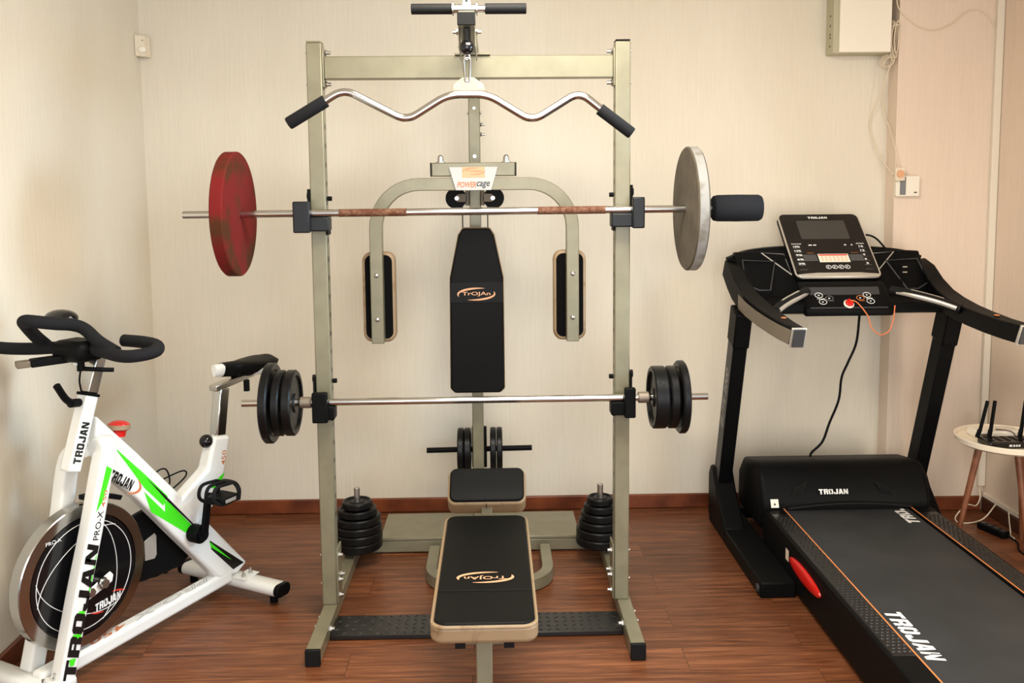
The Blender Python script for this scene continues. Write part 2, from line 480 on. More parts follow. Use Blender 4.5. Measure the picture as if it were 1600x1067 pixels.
skirting('baseboard_back', XL+0.016, 2.0, YB-0.016, YB, M['wood'])
skirting('baseboard_pier', 2.0, XR-0.016, YP-0.016, YP, M['wood'])
skirting('baseboard_left', XL, XL+0.016, YF, YB-0.016, M['wood'])
skirting('baseboard_right', XR-0.016, XR, YF, YP-0.016, M['darkwood'])
# white cable trunking down the corner and along the right wall
struct('trim_1', MB().box(XR-0.036, XR-0.002, YP-0.022, YP-0.001, 0.125, ZC), M['trunk'], 0.003)
struct('trim_2', MB().box(XR-0.018, XR-0.001, -1.2, YP-0.03, 0.075, 0.098), M['trunk'], 0.003)

# ================================================================== POWER RACK
RX = 0.004
rack = thing('power_rack', 'tall champagne-coloured power rack with pulley boom, in the middle of the room', 'power rack', (RX, 0.5, 0.0))
PXL, PXR = -0.5435, 0.551           # upright centres
for px in (PXL, PXR):
    s = -1 if px < 0 else 1
    mb = MB().box(px-0.0275, px+0.0275, 0.10, 0.155, 0.058, 2.12)
    post = build('upright', mb, M['paint'], rack, 0.004)
    hm = MB()
    for k in range(24):                      # adjustment holes on the inner face
        z = 0.40+k*0.068
        xi = px - s*0.0275
        hm.cut().cyl((xi-s*0.0005, 0.128, z), (xi+s*0.004, 0.128, z), 0.0095, 14)
    build_each('adjustment_hole', hm, M['decalblack'], post)
    build('top_cap', MB().box(px-0.026, px+0.026, 0.101, 0.154, 2.12, 2.126), M['black'] if s > 0 else M['paint'], post, 0.002)
    # floor runner: foot in front, side rail behind
    fx = px + (0.002 if s < 0 else 0.010)
    build('floor_runner', MB().box(fx-0.025, fx+0.025, -0.222, 0.985, 0.004, 0.058), M['paint'], rack, 0.004)
    build('end_cap', MB().box(fx-0.026, fx+0.026, -0.236, -0.222, 0.002, 0.060), M['rubber'], rack, 0.003)
    # gusset plate and bolts
    gx = px - s*0.0275
    gp = build('gusset_plate', MB().box(min(gx, gx-s*0.006), max(gx, gx-s*0.006), 0.104, 0.185, 0.06, 0.27), M['paint'], rack, 0.002)
    bm_ = MB()
    for (yy, zz) in ((0.128, 0.24), (0.165, 0.15), (0.128, 0.145), (0.128, 0.085)):
        bolt(bm_, (gx-s*0.006, yy, zz), (-s, 0, 0))
    for zz in (0.24, 0.13):
        bolt(bm_, (px+s*0.0275, 0.128, zz), (s, 0, 0), 0.006, 0.006)
    bolt(bm_, (fx-s*0.025, -0.04, 0.036), (-s, 0, 0), 0.011)
    bolt(bm_, (fx+s*0.025, -0.02, 0.036), (s, 0, 0), 0.007, 0.007)
    bolt(bm_, (fx+s*0.025, 0.05, 0.036), (s, 0, 0), 0.007, 0.007)
    build_each('bolt', bm_, M['bolt'], gp)
    # flange of the top beam
    fp = build('flange_plate', MB().box(min(gx, gx-s*0.006), max(gx, gx-s*0.006), 0.103, 0.152, 1.965, 2.098), M['paint'], rack, 0.002)
    fb = MB()
    for zz in (1.977, 2.092-0.004):
        bolt(fb, (gx-s*0.006, 0.128, zz), (-s, 0, 0), 0.0095, 0.016)
        bolt(fb, (px+s*0.0275, 0.128, zz), (s, 0, 0), 0.006, 0.005)
    build_each('bolt', fb, M['bolt'], fp)
# top beam
build('top_beam', MB().box(PXL+0.0335, PXR-0.0335, 0.105, 0.150, 1.993, 2.073), M['paint'], rack, 0.004)
build('beam_plate', MB().box(RX-0.05, RX+0.075, 0.09, 0.165, 2.0735, 2.0795), M['paint'], rack, 0.001)
# boom on top carrying the pulley
BX = 0.010
boom = build('boom', MB().box(BX-0.026, BX+0.026, -0.395, 0.905, 2.088, 2.124), M['paint'], rack, 0.003)
build('boom_cap', MB().box(BX-0.027, BX+0.027, -0.405, -0.395, 2.087, 2.125), M['rubber'], boom, 0.002)
build('boom_foot', MB().box(BX-0.02, BX+0.02, 0.108, 0.148, 2.0795, 2.088), M['paint'], boom)
pb = MB()
for s in (-1, 1):
    pb.cut().prism([(BX+s*0.0235, -0.36, 2.092), (BX+s*0.0235, -0.30, 2.092), (BX+s*0.0235, -0.10, 2.05), (BX+s*0.0235, -0.13, 2.02), (BX+s*0.0235, -0.36, 2.03)], (s*0.003, 0, 0))
build_each('pulley_bracket', pb, M['paint'], rack, 0.001); brk = boom
pbb = MB()
for s in (-1, 1): bolt(pbb, (BX+s*0.0265, -0.335, 2.078), (s, 0, 0), 0.0075, 0.013)
build_each('bolt', pbb, M['bolt'], brk)
build('pulley_wheel', MB().lathe([(0.006, -0.010), (0.034, -0.010), (0.034, -0.006), (0.028, 0.0), (0.034, 0.006), (0.034, 0.010), (0.006, 0.010)], (BX, -0.33, 2.06), (1, 0, 0), 32), M['black'], rack)
build('cable_sleeve', MB().cyl((BX, -0.365, 2.085), (BX, -0.365, 2.045), 0.0115), M['blackgloss'], rack, 0.002)
ball = MB().sphere((BX, -0.365, 2.028), 0.0225)
build('cable_ball', ball, M['blackgloss'], rack)
build('cable_eye', MB().tube([(BX+0.008*cos(t), -0.365, 1.999+0.008*sin(t)) for t in [2*pi*i/16 for i in range(16)]], 0.0028, 8, closed=True), M['steel'], rack)
# mast
MX = 0.004
mast = build('mast', MB().box(MX-0.0255, MX+0.0255, 0.85, 0.90, 0.062, 2.088), M['paint'], rack, 0.004)
mbm = MB()
for z in (1.885, 1.842): bolt(mbm, (MX+0.0255, 0.875, z), (1, 0, 0), 0.008, 0.016)
for s in (-1, 1): bolt(mbm, (MX+s*0.0255, 0.875, 1.935), (s, 0, 0), 0.006, 0.007)
bolt(mbm, (MX, 0.85, 1.955), (0, -1, 0), 0.006, 0.006)
bolt(mbm, (MX, 0.85, 1.745), (0, -1, 0), 0.007, 0.008)
build_each('bolt', mbm, M['bolt'], mast)
# rear cross member with its flat cover plate
build('rear_crossmember', MB().box(PXL+0.028, PXR-0.016, 0.692, 0.742, 0.008, 0.06), M['paint'], rack, 0.004)
build('deck_plate', MB().box(-0.430, 0.450, 0.690, 0.99, 0.060, 0.075), M['paint'], rack, 0.004)
# diamond-plate foot board
fbm = MB().box(PXL+0.030, PXR-0.017, -0.062, 0.088, 0.004, 0.020)
plate = build('foot_board', fbm, M['treadplate'], rack, 0.002)
dm = MB(); rr = random.Random(3)
for i in range(34):
    for j in range(5):
        x = PXL+0.05+i*0.0305; y = -0.045+j*0.03; a = radians(35 if (i+j) % 2 else -35)
        c = Vector((x, y, 0.020)); d = Vector((cos(a), sin(a), 0)); e = Vector((-sin(a), cos(a), 0))
        dm.add([c-d*0.013, c+e*0.004, c+d*0.013, c-e*0.004, c+Vector((0, 0, 0.0028))], [(0, 3, 4), (3, 2, 4), (2, 1, 4), (1, 0, 4)])
build('raised_tread', dm, M['treadplate'], plate)['kind'] = 'stuff'
# pec-deck arms
yA = 0.45
xc = build('arm_crosshead', MB().box(-0.158, 0.172, yA-0.028, yA+0.028, 1.652, 1.706), M['paint'], rack, 0.004)
cb = MB()
for x in (-0.123, 0.137):
    cb.cut().cyl((x, yA, 1.706), (x, yA, 1.710), 0.0185); cb.cyl((x, yA, 1.710), (x, yA, 1.726), 0.0125, 12); cb.sphere((x, yA, 1.726), 0.0115, 12, 8)
build_each('pivot_bolt', cb, M['bolt'], xc)
ec = MB()
for x0, x1 in ((-0.163, -0.158), (0.172, 0.177)): ec.cut().box(x0, x1, yA-0.028, yA+0.028, 1.652, 1.706)
build_each('crosshead_cap', ec, M['rubber'], xc, 0.001)
build('support_arm', MB().box(MX-0.025, MX+0.025, yA+0.028, 0.85, 1.655, 1.704), M['paint'], rack, 0.003)
for s, cx in ((-1, -0.384), (1, 0.399)):
    R = 0.175
    ax = 0.004+s*0.003
    path = [(ax, yA, 1.6215), (cx-s*R, yA, 1.6215)]
    path += [(cx-s*R+s*R*sin(t), yA, 1.6215-R+R*cos(t)) for t in [pi/2*i/10 for i in range(1, 11)]]
    path += [(cx, yA, 0.987)]
    am = MB().rectube(path, 0.050, 0.050, (0, 1, 0))
    arm = build('butterfly_arm', am, M['paint'], rack, 0.003)
    def rr_(hw, z0, z1, r, dx):
        out = []
        for ccx, ccz, a in ((hw-r, z1-r, 0), (-hw+r, z1-r, pi/2), (-hw+r, z0+r, pi), (hw-r, z0+r, 1.5*pi)):
            for q in range(6):
                t = a+pi/2*q/5; out.append((cx+dx+ccx+r*cos(t), ccz+r*sin(t)))
        return out
    dx = 0.002 if s < 0 else -0.008
    pad = build('arm_pad', MB().prism([(x, yA+0.0255, z) for x, z in rr_(0.066, 0.985, 1.352, 0.036, dx)], (0, 0.058, 0)), M['cream'], arm, 0.010, 3)
    build('pad_face', MB().prism([(x, yA+0.0248, z) for x, z in rr_(0.055, 0.999, 1.340, 0.028, dx)], (0, 0.005, 0)), M['velvet'], arm)
    bb = MB()
    for z in (1.262, 1.085): bb.cut().sphere((cx, yA-0.0265, z), 0.0095, 14, 8, (1, 0.6, 1))
    build_each('bolt', bb, M['bolt'], arm)
# sign plate
sg = MB().prism([(-0.0885, yA-0.038, 1.688), (0.1035, yA-0.038, 1.688), (0.0775, yA-0.038, 1.597), (-0.0625, yA-0.038, 1.597)], (0, 0.008, 0))
sign = build('sign_plate', sg, M['signwhite'], rack, 0.001)
sc_ = Vector((0.0075, yA-0.038, 1.645))
pm = MB(); patch(pm, sc_+Vector((0.0, 0, 0.022)), (1, 0, 0), (0, -1, 0), [(-0.045, -0.021), (0.045, -0.021), (0.045, 0.021), (-0.045, 0.021)])
build('sign_panel', pm, M['decalpeach'], sign)
lettering('TrOJAn', sc_+Vector((0.002, 0, 0.026)), (1, 0, 0), (0, -1, 0), 0.062, 0.011, M['decalorange'], sign, lift=0.0010, bold=0.01)
cm = MB()
for t0, t1 in ((62, 205), (-118, 25)):
    crescent_mesh(cm, sc_+Vector((0.002, 0, 0.026)), (1, 0, 0), (0, -1, 0), 0.043, 0.014, radians(t0), radians(t1), 0.0035, 0.001)
build('sign_swoosh', cm, M['decalorange'], sign)
lettering('POWER', sc_+Vector((-0.027, 0, -0.026)), (1, 0, 0), (0, -1, 0), 0.076, 0.023, M['decalorange'], sign, shear=0.25, bold=0.03)
lettering('cage', sc_+Vector((0.038, 0, -0.028)), (1, 0, 0), (0, -1, 0), 0.052, 0.027, M['decalblack'], sign, shear=0.25, bold=0.015)
# mid pulleys on the mast
for s in (-1, 1):
    cx = MX+s*0.082
    pw = build('cable_pulley', MB().lathe([(0.008, -0.012), (0.046, -0.012), (0.046, -0.006), (0.040, 0), (0.046, 0.006), (0.046, 0.012), (0.008, 0.012)], (cx, 0.80, 1.562), (0, 1, 0), 36), M['black'], rack)
    hb = MB().prism([(MX+s*0.038, 0.775, 1.545), (MX+s*0.038, 0.775, 1.583), (MX+s*0.075, 0.775, 1.580), (MX+s*0.092, 0.775, 1.562), (MX+s*0.075, 0.775, 1.545)], (0, 0.006, 0))
    hb.box(min(MX+s*0.0255, MX+s*0.042), max(MX+s*0.0255, MX+s*0.042), 0.80, 0.86, 1.53, 1.595)
    build('pulley_hanger', hb, M['hangersteel'], pw, 0.002)
    ab = MB(); bolt(ab, (MX+s*0.078, 0.775, 1.562), (0, -1, 0), 0.008, 0.007)
    build('axle_bolt', ab, M['bolt'], pw)
    build('steel_cable', MB().tube([(MX+s*0.055, 0.80, 1.545), (MX+s*0.055, 0.80, 0.80)], 0.0025, 8), M['black'], rack)
# back rest pad on the mast
zt, zk, zb = 1.437, 1.222, 0.716
def pad_outline(k):
    return [(-0.112-k+0.02, zb-k), (0.128+k-0.02, zb-k), (0.128+k, zb-k+0.02), (0.126+k, zk), (0.088+k, zt+k-0.03), (0.068+k*0.5, zt+k), (-0.050-k*0.5, zt+k), (-0.070-k, zt+k-0.03), (-0.108-k, zk), (-0.112-k, zb-k+0.02)]
bk = build('back_pad', MB().prism([(x, 0.705, z) for x, z in pad_outline(0.0)], (0, 0.05, 0)), M['cream'], rack, 0.008, 3)
build('pad_cover', MB().prism([(x, 0.694, z) for x, z in pad_outline(-0.003)], (0, 0.016, 0)), M['vinyl'], bk, 0.007, 3)
band = MB().box(-0.106, 0.122, 0.6925, 0.70, 1.113, 1.203)
build('pad_band', band, M['vinylseam'], bk, 0.0015)
swoosh_logo(bk, (0.007, 0.6925, 1.152), (1, 0, 0), (0, -1, 0), 0.164, 0.056)
build_each('pad_bracket', MB().cut().box(MX-0.02, MX+0.02, 0.755, 0.85, 1.0, 1.08).cut().box(MX-0.02, MX+0.02, 0.755, 0.85, 0.82, 0.88), M['paint'], rack)
# loading pin at the back of the mast
pin = build('loading_pin', MB().cyl((-0.238, 0.945, 0.392), (0.252, 0.945, 0.398), 0.0125, 18), M['black'], rack, 0.001)
build('pin_carriage', MB().box(MX-0.03, MX+0.038, 0.9005, 0.9295, 0.32, 0.51), M['black'], rack, 0.003)
# bar catches
def catch(side, zt_, xo, xi, lo, black):
    """lip, shelf, bracket and pin of one bar catch; the bar lies on the shelf at height zt_"""
    px = PXL if side < 0 else PXR
    X = lambda d: (-d if side < 0 else d)
    a, b = sorted((X(xo), X(xi)))
    mb = MB().box(a, b, 0.010, 0.036, zt_-0.068, zt_+0.042)
    inner = px - side*0.048
    a2, b2 = sorted((X(xo-0.003), inner))
    mb.box(a2, b2, 0.036, 0.0985, zt_-0.064, zt_-0.0145) if not lo else mb.box(a2, b2, 0.036, 0.0985, zt_-0.064, zt_-0.0135)
    h = build('bar_catch', mb, M['black'] if black else M['hook'], rack, 0.005)
    ox = px+side*0.029
    a3, b3 = sorted((ox, ox+side*0.006))
    bm2 = MB().box(a3, b3, 0.085, 0.150, zt_-0.066, zt_+0.085)
    bm2.box(*sorted((px-side*0.0285, px-side*0.0345)), 0.09, 0.150, zt_-0.080, zt_-0.0145)
    build('catch_bracket', bm2, M['black'], h, 0.002)
    zp = zt_+(0.050 if not lo else 0.062)
    pn = MB().cyl((px-side*0.029, 0.128, zp), (px-side*0.045, 0.128, zp), 0.0085, 14)
    pn.cyl((ox+side*0.006, 0.128, zp+0.01), (ox+side*0.014, 0.128, zp+0.01), 0.014, 18)
    build('lock_pin', pn, M['black'], h, 0.001)
catch(-1, 1.5215, 0.616, 0.557, False, False)
catch(1, 1.5265, 0.617, 0.574, False, False)
catch(-1, 0.8415, 0.570, 0.515, True, True)
catch(1, 0.8445, 0.588, 0.548, True, True)

# ================================================================== BARBELLS
YBAR = 0.05
bar1 = thing('barbell_bar', 'long upper barbell bar with rusty knurled bands, high on the rack', 'barbell', (0.0, YBAR, 1.508))
zu = lambda x: 1.5225+0.0027*x
build('shaft', MB().cyl((-1.008, YBAR, zu(-1.008)), (1.03, YBAR, zu(1.03)), 0.0133, 24), M['chrome'], bar1, 0.0015)
for a, b in ((-0.46, -0.222), (0.241, 0.482)):
    build('knurled_grip', MB().cyl((a, YBAR, zu(a)), (b, YBAR, zu(b)), 0.0138, 24), M['rust'], bar1, label='rusty knurled band')
bar2 = thing('barbell_bar', 'thin chrome lower barbell bar, at waist height on the rack', 'barbell', (0.0, YBAR, 0.828))
zl = lambda x: 0.8430+0.0018*x
build('shaft', MB().cyl((-0.828, YBAR, zl(-0.828)), (0.856, YBAR, zl(0.856)), 0.0125, 24), M['chrome'], bar2, 0.0015)
for a, b in ((-0.618, -0.578), (0.602, 0.640)):
    build('collar', MB().cyl((a, YBAR, zl(a)), (b, YBAR, zl(b)), 0.0205, 24), M['dullsteel'], bar2, 0.002)

def disc(name, x, r, t, hole, m, label, group=None, y=YBAR, z=None, rim=None, bev=0.004):
    o = thing(name, label, 'weight plate', (x, y, z-r), 0, group)
    prof = [(hole, -t/2), (r-0.004, -t/2), (r, -t/2+0.004), (r, t/2-0.004), (r-0.004, t/2), (hole, t/2)]
    build('disc', MB().lathe(prof, (x, y, z), (1, 0, 0), 72), m, o)
    if rim:
        build('rim', MB().lathe([(r-0.001, -t/2+0.005), (r+0.0012, -t/2+0.005), (r+0.0012, t/2-0.005), (r-0.001, t/2-0.005)], (x, y, z), (1, 0, 0), 72), rim, o)
    return o
disc('weight_plate', -0.828, 0.2185, 0.044, 0.0142, M['red'], 'large red painted weight plate on the left end of the upper bar', z=zu(-0.83))
gp_ = disc('weight_plate', 0.786, 0.2185, 0.040, 0.0142, M['grey'], 'large grey weight plate on the right end of the upper bar', z=zu(0.78), rim=M['greyrim'])

def iron_prof(r, t, hole, face=1):
    """cast plate: hub, dished web and raised rim on both sides"""
    h = t/2
    rim = r*0.16; hub = max(hole+0.014, r*0.26)
    return [(hole, -h*0.9), (hub, -h*0.9), (hub+0.006, -h*0.55), (r-rim-0.005, -h*0.55), (r-rim, -h), (r-0.005, -h), (r, -h+0.005),
            (r, h-0.005), (r-0.005, h), (r-rim, h), (r-rim-0.005, h*0.55), (hub+0.006, h*0.55), (hub, h*0.9), (hole, h*0.9)]
def iron(x, y, z, r, t, hole, axis, label, group):
    o = thing('weight_plate', label, 'weight plate', (x, y, z-(r if axis[2] == 0 else t/2)), 0, group)
    build('disc', MB().lathe(iron_prof(r, t, hole), (x, y, z), axis, 56), M['castiron'], o)
    return o
G1 = 'black plates on the lower barbell'
for x, r, t, lb in ((-0.722, 0.144, 0.030, 'largest black iron plate at the left end of the lower bar'),
                    (-0.687, 0.118, 0.030, 'middle black iron plate of three on left side of lower bar'),
                    (-0.648, 0.118, 0.034, 'inner black iron plate beside the left collar of the lower bar'),
                    (0.757, 0.132, 0.026, 'largest black iron plate at the right end of the lower bar'),
                    (0.721, 0.113, 0.032, 'middle black iron plate of three on right side of lower bar'),
                    (0.674, 0.113, 0.050, 'inner black iron plate beside the right collar of the lower bar')):
    iron(x, YBAR, zl(x), r, t, 0.0132, (1, 0, 0), lb, G1)
G2 = 'black plates on the low loading pin behind the mast'
for x, t, lb in ((-0.079, 0.029, 'outer left black plate on low pin behind the rack mast'),
                 (-0.047, 0.031, 'inner left black plate on low pin beside the rack mast'),
                 (0.0715, 0.028, 'inner right black plate on low pin beside the rack mast'),
                 (0.1005, 0.027, 'outer right black plate on low pin behind the rack mast')):
    iron(x, 0.945, 0.395+0.012*x, 0.100, t, 0.0132, (1, 0, 0), lb, G2)
# vertical storage pegs and their stacks
ORD = ['topmost', 'second from top', 'third from top', 'fourth from top', 'fifth from top', 'bottom']
for s, X, side, rs in ((-1, -0.512, 'left', (0.104, 0.105, 0.103, 0.098, 0.082, 0.064)), (1, 0.530, 'right', (0.104, 0.103, 0.092, 0.083, 0.070, 0.056))):
    Y = 0.600
    pgm = MB().cyl((X, Y, 0.058), (X, Y, 0.077), 0.035, 24); pgm.cyl((X, Y, 0.077), (X, Y, 0.337), 0.0125, 20)
    build('storage_peg', pgm, M['steel'], rack, 0.0015)
    z = 0.0775; hs = (0.038, 0.036, 0.034, 0.034, 0.032, 0.030)
    for k in range(6):
        iron(X, Y, z+hs[k]/2, rs[k], hs[k]-0.001, 0.0132, (0, 0, 1),
             '%s black plate of the stack on the %s rear storage peg' % (ORD[5-k], side), 'plates stacked on the %s storage peg' % side)
        z += hs[k]
# foam roll on the end of the upper bar
x0, x1, zc = 0.862, 1.040, 1.5255
prof = [(0.0145, 0.0), (0.036, 0.0), (0.044, 0.006), (0.047, 0.02), (0.048, 0.09), (0.047, x1-x0-0.012), (0.042, x1-x0-0.003), (0.0, x1-x0), (0.0, x1-x0-0.004), (0.0145, x1-x0-0.004)]
fr = build('foam_sleeve', MB().lathe(prof, (x0, YBAR, zc), (1, 0, 0), 40), M['foam'])
tag(fr, 'black foam sleeve on right tip of upper barbell, beside the grey plate', 'foam sleeve')
tm_ = MB()
tm_.add([(x0+0.078, YBAR-0.0445, zc+0.022), (x0+0.090, YBAR-0.0440, zc+0.0235), (x0+0.084, YBAR-0.041, zc+0.0285), (x0+0.073, YBAR-0.0405, zc+0.0295)], [(0, 1, 2, 3)])

# ================================================================== LAT BAR, SNAP HOOK, HANDLE
YE = -0.365
pts = [(-0.523, YE, 1.810), (-0.364, YE, 1.906), (-0.177, YE, 1.809), (-0.050, YE, 1.887), (0.072, YE, 1.887), (0.206, YE, 1.805), (0.350, YE, 1.893), (0.502, YE, 1.773)]
ez = thing('pulldown_bar', 'wavy chrome pulldown bar with black end grips, hanging from the boom', 'pulldown bar', (0.012, YE, 1.81))
build('bent_bar', MB().tube(fillet_path(pts, 0.038, 7), 0.0120, 18), M['chrome'], ez)
def grip(p, q, r, name='hand_grip', parent=None):
    p, q = Vector(p), Vector(q); d = (q-p).normalized(); L = (q-p).length
    return build(name, MB().lathe([(0.0121, 0), (r-0.001, 0), (r, 0.001), (r, L), (r-0.002, L+0.004), (0.0, L+0.004), (0.0, L+0.001), (0.0121, L+0.001)], p, d, 28), M['foam'], parent)
grip((-0.420, YE, 1.871), (-0.532, YE, 1.805), 0.0195, parent=ez)
grip((0.412, YE, 1.841), (0.508, YE, 1.7685), 0.0185, parent=ez)
em = MB().prism([(-0.035, YE-0.002, 1.899), (0.063, YE-0.002, 1.899), (0.060, YE-0.002, 1.916), (0.030, YE-0.002, 1.938), (-0.006, YE-0.002, 1.938), (-0.034, YE-0.002, 1.916)], (0, 0.004, 0))
eb = build('hanger_plate', em, M['tabplate'], ez, 0.0015)
hm = MB().cyl((BX, YE-0.0025, 1.925), (BX, YE+0.0025, 1.925), 0.0055, 16)
for x in (-0.022, 0.048): hm.lathe([(0.005, -0.0028), (0.0072, -0.0028), (0.0072, 0.0028), (0.005, 0.0028)], (x, YE, 1.912), (0, 1, 0), 18)
build('hanger_hole', hm, M['steel'], eb)
sn = [(BX+0.0105*cos(t), YE, 1.988+0.0085*sin(t)) for t in [pi*i/8 for i in range(9)]]+[(BX-0.0065+0.0065*0+0.0065*(1-cos(t))-0.0, YE, 1.932-0.0075*sin(t)) for t in [pi*i/8 for i in range(9)]]
so = build('snap_hook', MB().tube(sn, 0.0042, 10, closed=True), M['darksteel'])
tag(so, 'small steel snap hook joining the black cable ball to the wavy bar', 'snap hook')
YH, ZH = -0.376, 2.1392
hd = thing('straight_bar_handle', 'short straight bar with two black grips lying on top of the boom', 'handle', (0.018, YH, 2.125))
build('bar', MB().cyl((-0.152, YH, ZH), (0.189, YH, ZH), 0.0105, 20), M['chrome'], hd, 0.001)
for a, b in ((-0.155, -0.033), (0.066, 0.190)):
    build('hand_grip', MB().cyl((a, YH, ZH), (b, YH, ZH), 0.0158, 28), M['rubber'], hd, 0.0015)
sw = MB().cyl((-0.0275, YH, ZH), (0.039, YH, ZH), 0.0138, 24)
swv = build('swivel_sleeve', sw, M['chrome'], hd, 0.001)
fl = MB()
for x in (-0.030, 0.0415): fl.cut().lathe([(0.0106, -0.002), (0.0205, -0.002), (0.0205, 0.002), (0.0106, 0.002)], (x, YH, ZH), (1, 0, 0), 24)
build_each('stop_ring', fl, M['bolt'], hd)
ey = MB().prism([(BX-0.014, YH-0.002, ZH+0.010), (BX+0.016, YH-0.002, ZH+0.010), (BX+0.010, YH-0.002, ZH+0.028), (BX+0.004, YH-0.002, ZH+0.033), (BX-0.003, YH-0.002, ZH+0.033), (BX-0.009, YH-0.002, ZH+0.028)], (0, 0.004, 0))
ee = build('eye_tab', ey, M['bolt'], hd, 0.001)
build('eye_hole', MB().cyl((BX+0.0005, YH-0.0024, ZH+0.0235), (BX+0.0005, YH+0.0024, ZH+0.0235), 0.0042, 14), M['decalblack'], ee)

# ================================================================== BENCH
bench = thing('weight_bench', 'low black and cream weight bench in front of the rack', 'bench', (0.047, -0.35, 0.0))
BC = 0.047
def rpad(x0, x1, y0, y1, z0, z1, rad=0.05, n=6):
    pts = []
    for cx, cy, a in ((x1-rad, y1-rad, 0), (x0+rad, y1-rad, pi/2), (x0+rad, y0+rad, pi), (x1-rad, y0+rad, 3*pi/2)):
        for i in range(n+1):
            t = a+pi/2*i/n; pts.append((cx+rad*cos(t), cy+rad*sin(t), z0))
    return MB().prism(pts, (0, 0, z1-z0))
main_ = build('bench_pad', rpad(-0.102, 0.196, -0.792, 0.034, 0.366, 0.416, 0.04), M['cream'], bench, 0.012, 3)
build('pad_cover', rpad(-0.093, 0.188, -0.782, 0.026, 0.408, 0.4215, 0.036), M['vinyl'], main_, 0.006, 3)
pip = [(v[0], v[1], 0.4125) for v in rpad(-0.0985, 0.1925, -0.789, 0.031, 0.40, 0.41, 0.04).v[:28]]
build('piping', MB().tube(pip, 0.0042, 8, closed=True), M['cream'], main_)
build('cover_seam', MB().box(-0.090, 0.185, -0.585, -0.580, 0.419, 0.4232), M['rubber'], main_, 0.001)
swoosh_logo(main_, (0.048, -0.495, 0.4216), (-1, 0, 0), (0, 0, 1), 0.176, 0.078)
# tilted seat pad
a_ = radians(41)
sp_ = MB(); tl = Vector((0, cos(a_), sin(a_))); nn = Vector((0, -sin(a_), cos(a_)))
base = rpad(-0.100, 0.196, 0.0, 0.150, -0.090, -0.008, 0.03)
seat_o = Vector((0.0, 0.118, 0.437))
tr = lambda mb: [Vector((v[0]+0.01*(v[1]-0.07), 0, 0))+seat_o+tl*v[1]+nn*v[2] for v in mb.v]
mb2 = MB(); mb2.add(tr(base), base.f)
seat = build('seat_pad', mb2, M['cream'], bench, 0.012, 3)
base2 = rpad(-0.092, 0.189, 0.006, 0.145, -0.014, 0.004, 0.026)
mb2 = MB(); mb2.add(tr(base2), base2.f)
build('pad_cover', mb2, M['vinyl'], seat, 0.006, 3)
ss = MB().box(-0.0015+BC, 0.0015+BC, -0.0022, 0.002, -0.085, -0.010)
mb2 = MB(); mb2.add(tr(ss), ss.f)
build('side_seam', mb2, M['darkwood'], seat)
# frame
fm_ = MB()
build('front_leg', MB().bar((BC-0.002, -0.70, 0.012), (BC-0.002, -0.66, 0.335), 0.046, 0.046, (0, 1, 0)), M['paint'], bench, 0.004)
build('front_foot', MB().box(BC-0.17, BC+0.166, -0.725, -0.675, 0.0, 0.045), M['paint'], bench, 0.004)
fc = MB()
for x0, x1 in ((BC-0.178, BC-0.17), (BC+0.166, BC+0.174)): fc.cut().box(x0, x1, -0.727, -0.673, 0.0, 0.047)
build_each('foot_cap', fc, M['rubber'], bench, 0.002)
for x in (-0.020, 0.115):
    tb = build('pad_rail', MB().box(x-0.014, x+0.014, -0.755, -0.02, 0.338, 0.366), M['paint'], bench, 0.002)
    build('rail_cap', MB().box(x-0.0145, x+0.0145, -0.760, -0.755, 0.3375, 0.3665), M['rubber'], tb)
build('cross_rail', MB().box(-0.02, 0.115, -0.68, -0.64, 0.306, 0.338), M['paint'], bench, 0.002)
build('spine', MB().bar((BC, -0.66, 0.315), (BC, 0.30, 0.10), 0.046, 0.046), M['paint'], bench, 0.003)
build('seat_post', MB().bar((BC, 0.16, 0.125), (BC, 0.165, 0.455), 0.04, 0.04, (0, 1, 0)), M['paint'], bench, 0.003)
up_ = [(-0.187, 0.655, 0.029), (-0.187, 0.44, 0.029)]
for i in range(1, 10):
    t = pi+pi*i/18; up_.append((-0.187+0.14+0.14*cos(t), 0.44+0.14*sin(t), 0.029))
up_ += [(0.150, 0.30, 0.029)]
for i in range(1, 10):
    t = 1.5*pi+pi/2*i/9; up_.append((0.153+0.14*cos(t), 0.44+0.14*sin(t), 0.029))
up_ += [(0.293, 0.655, 0.029)]
build('rear_foot', MB().rectube(up_, 0.046, 0.05, (0, 0, 1)), M['paint'], bench, 0.003)
build('spine_joint', MB().box(BC-0.024, BC+0.024, 0.262, 0.325, 0.05, 0.125), M['paint'], bench, 0.003)

# ================================================================== EXERCISE BIKE  (local: x forward, y towards the viewer's side, z up)
bike = thing('exercise_bike', 'white and lime green spin bike with chrome flywheel, against the left wall', 'exercise bike', (-0.973, 0.354, 0.0), atan2(-0.885, -0.465))
def bb(name, mb, m, parent=bike, bevel=0.0, seg=2, label=None): return build(name, mb, M[m] if isinstance(m, str) else m, parent, bevel, seg, world=False, label=label)
def poly(pts, v0, v1): return MB().prism([(s, v0, z) for s, z in pts], (0, v1-v0, 0))
def decal(pts, v): return MB().add([(s, v, z) for s, z in pts], [tuple(range(len(pts)))])
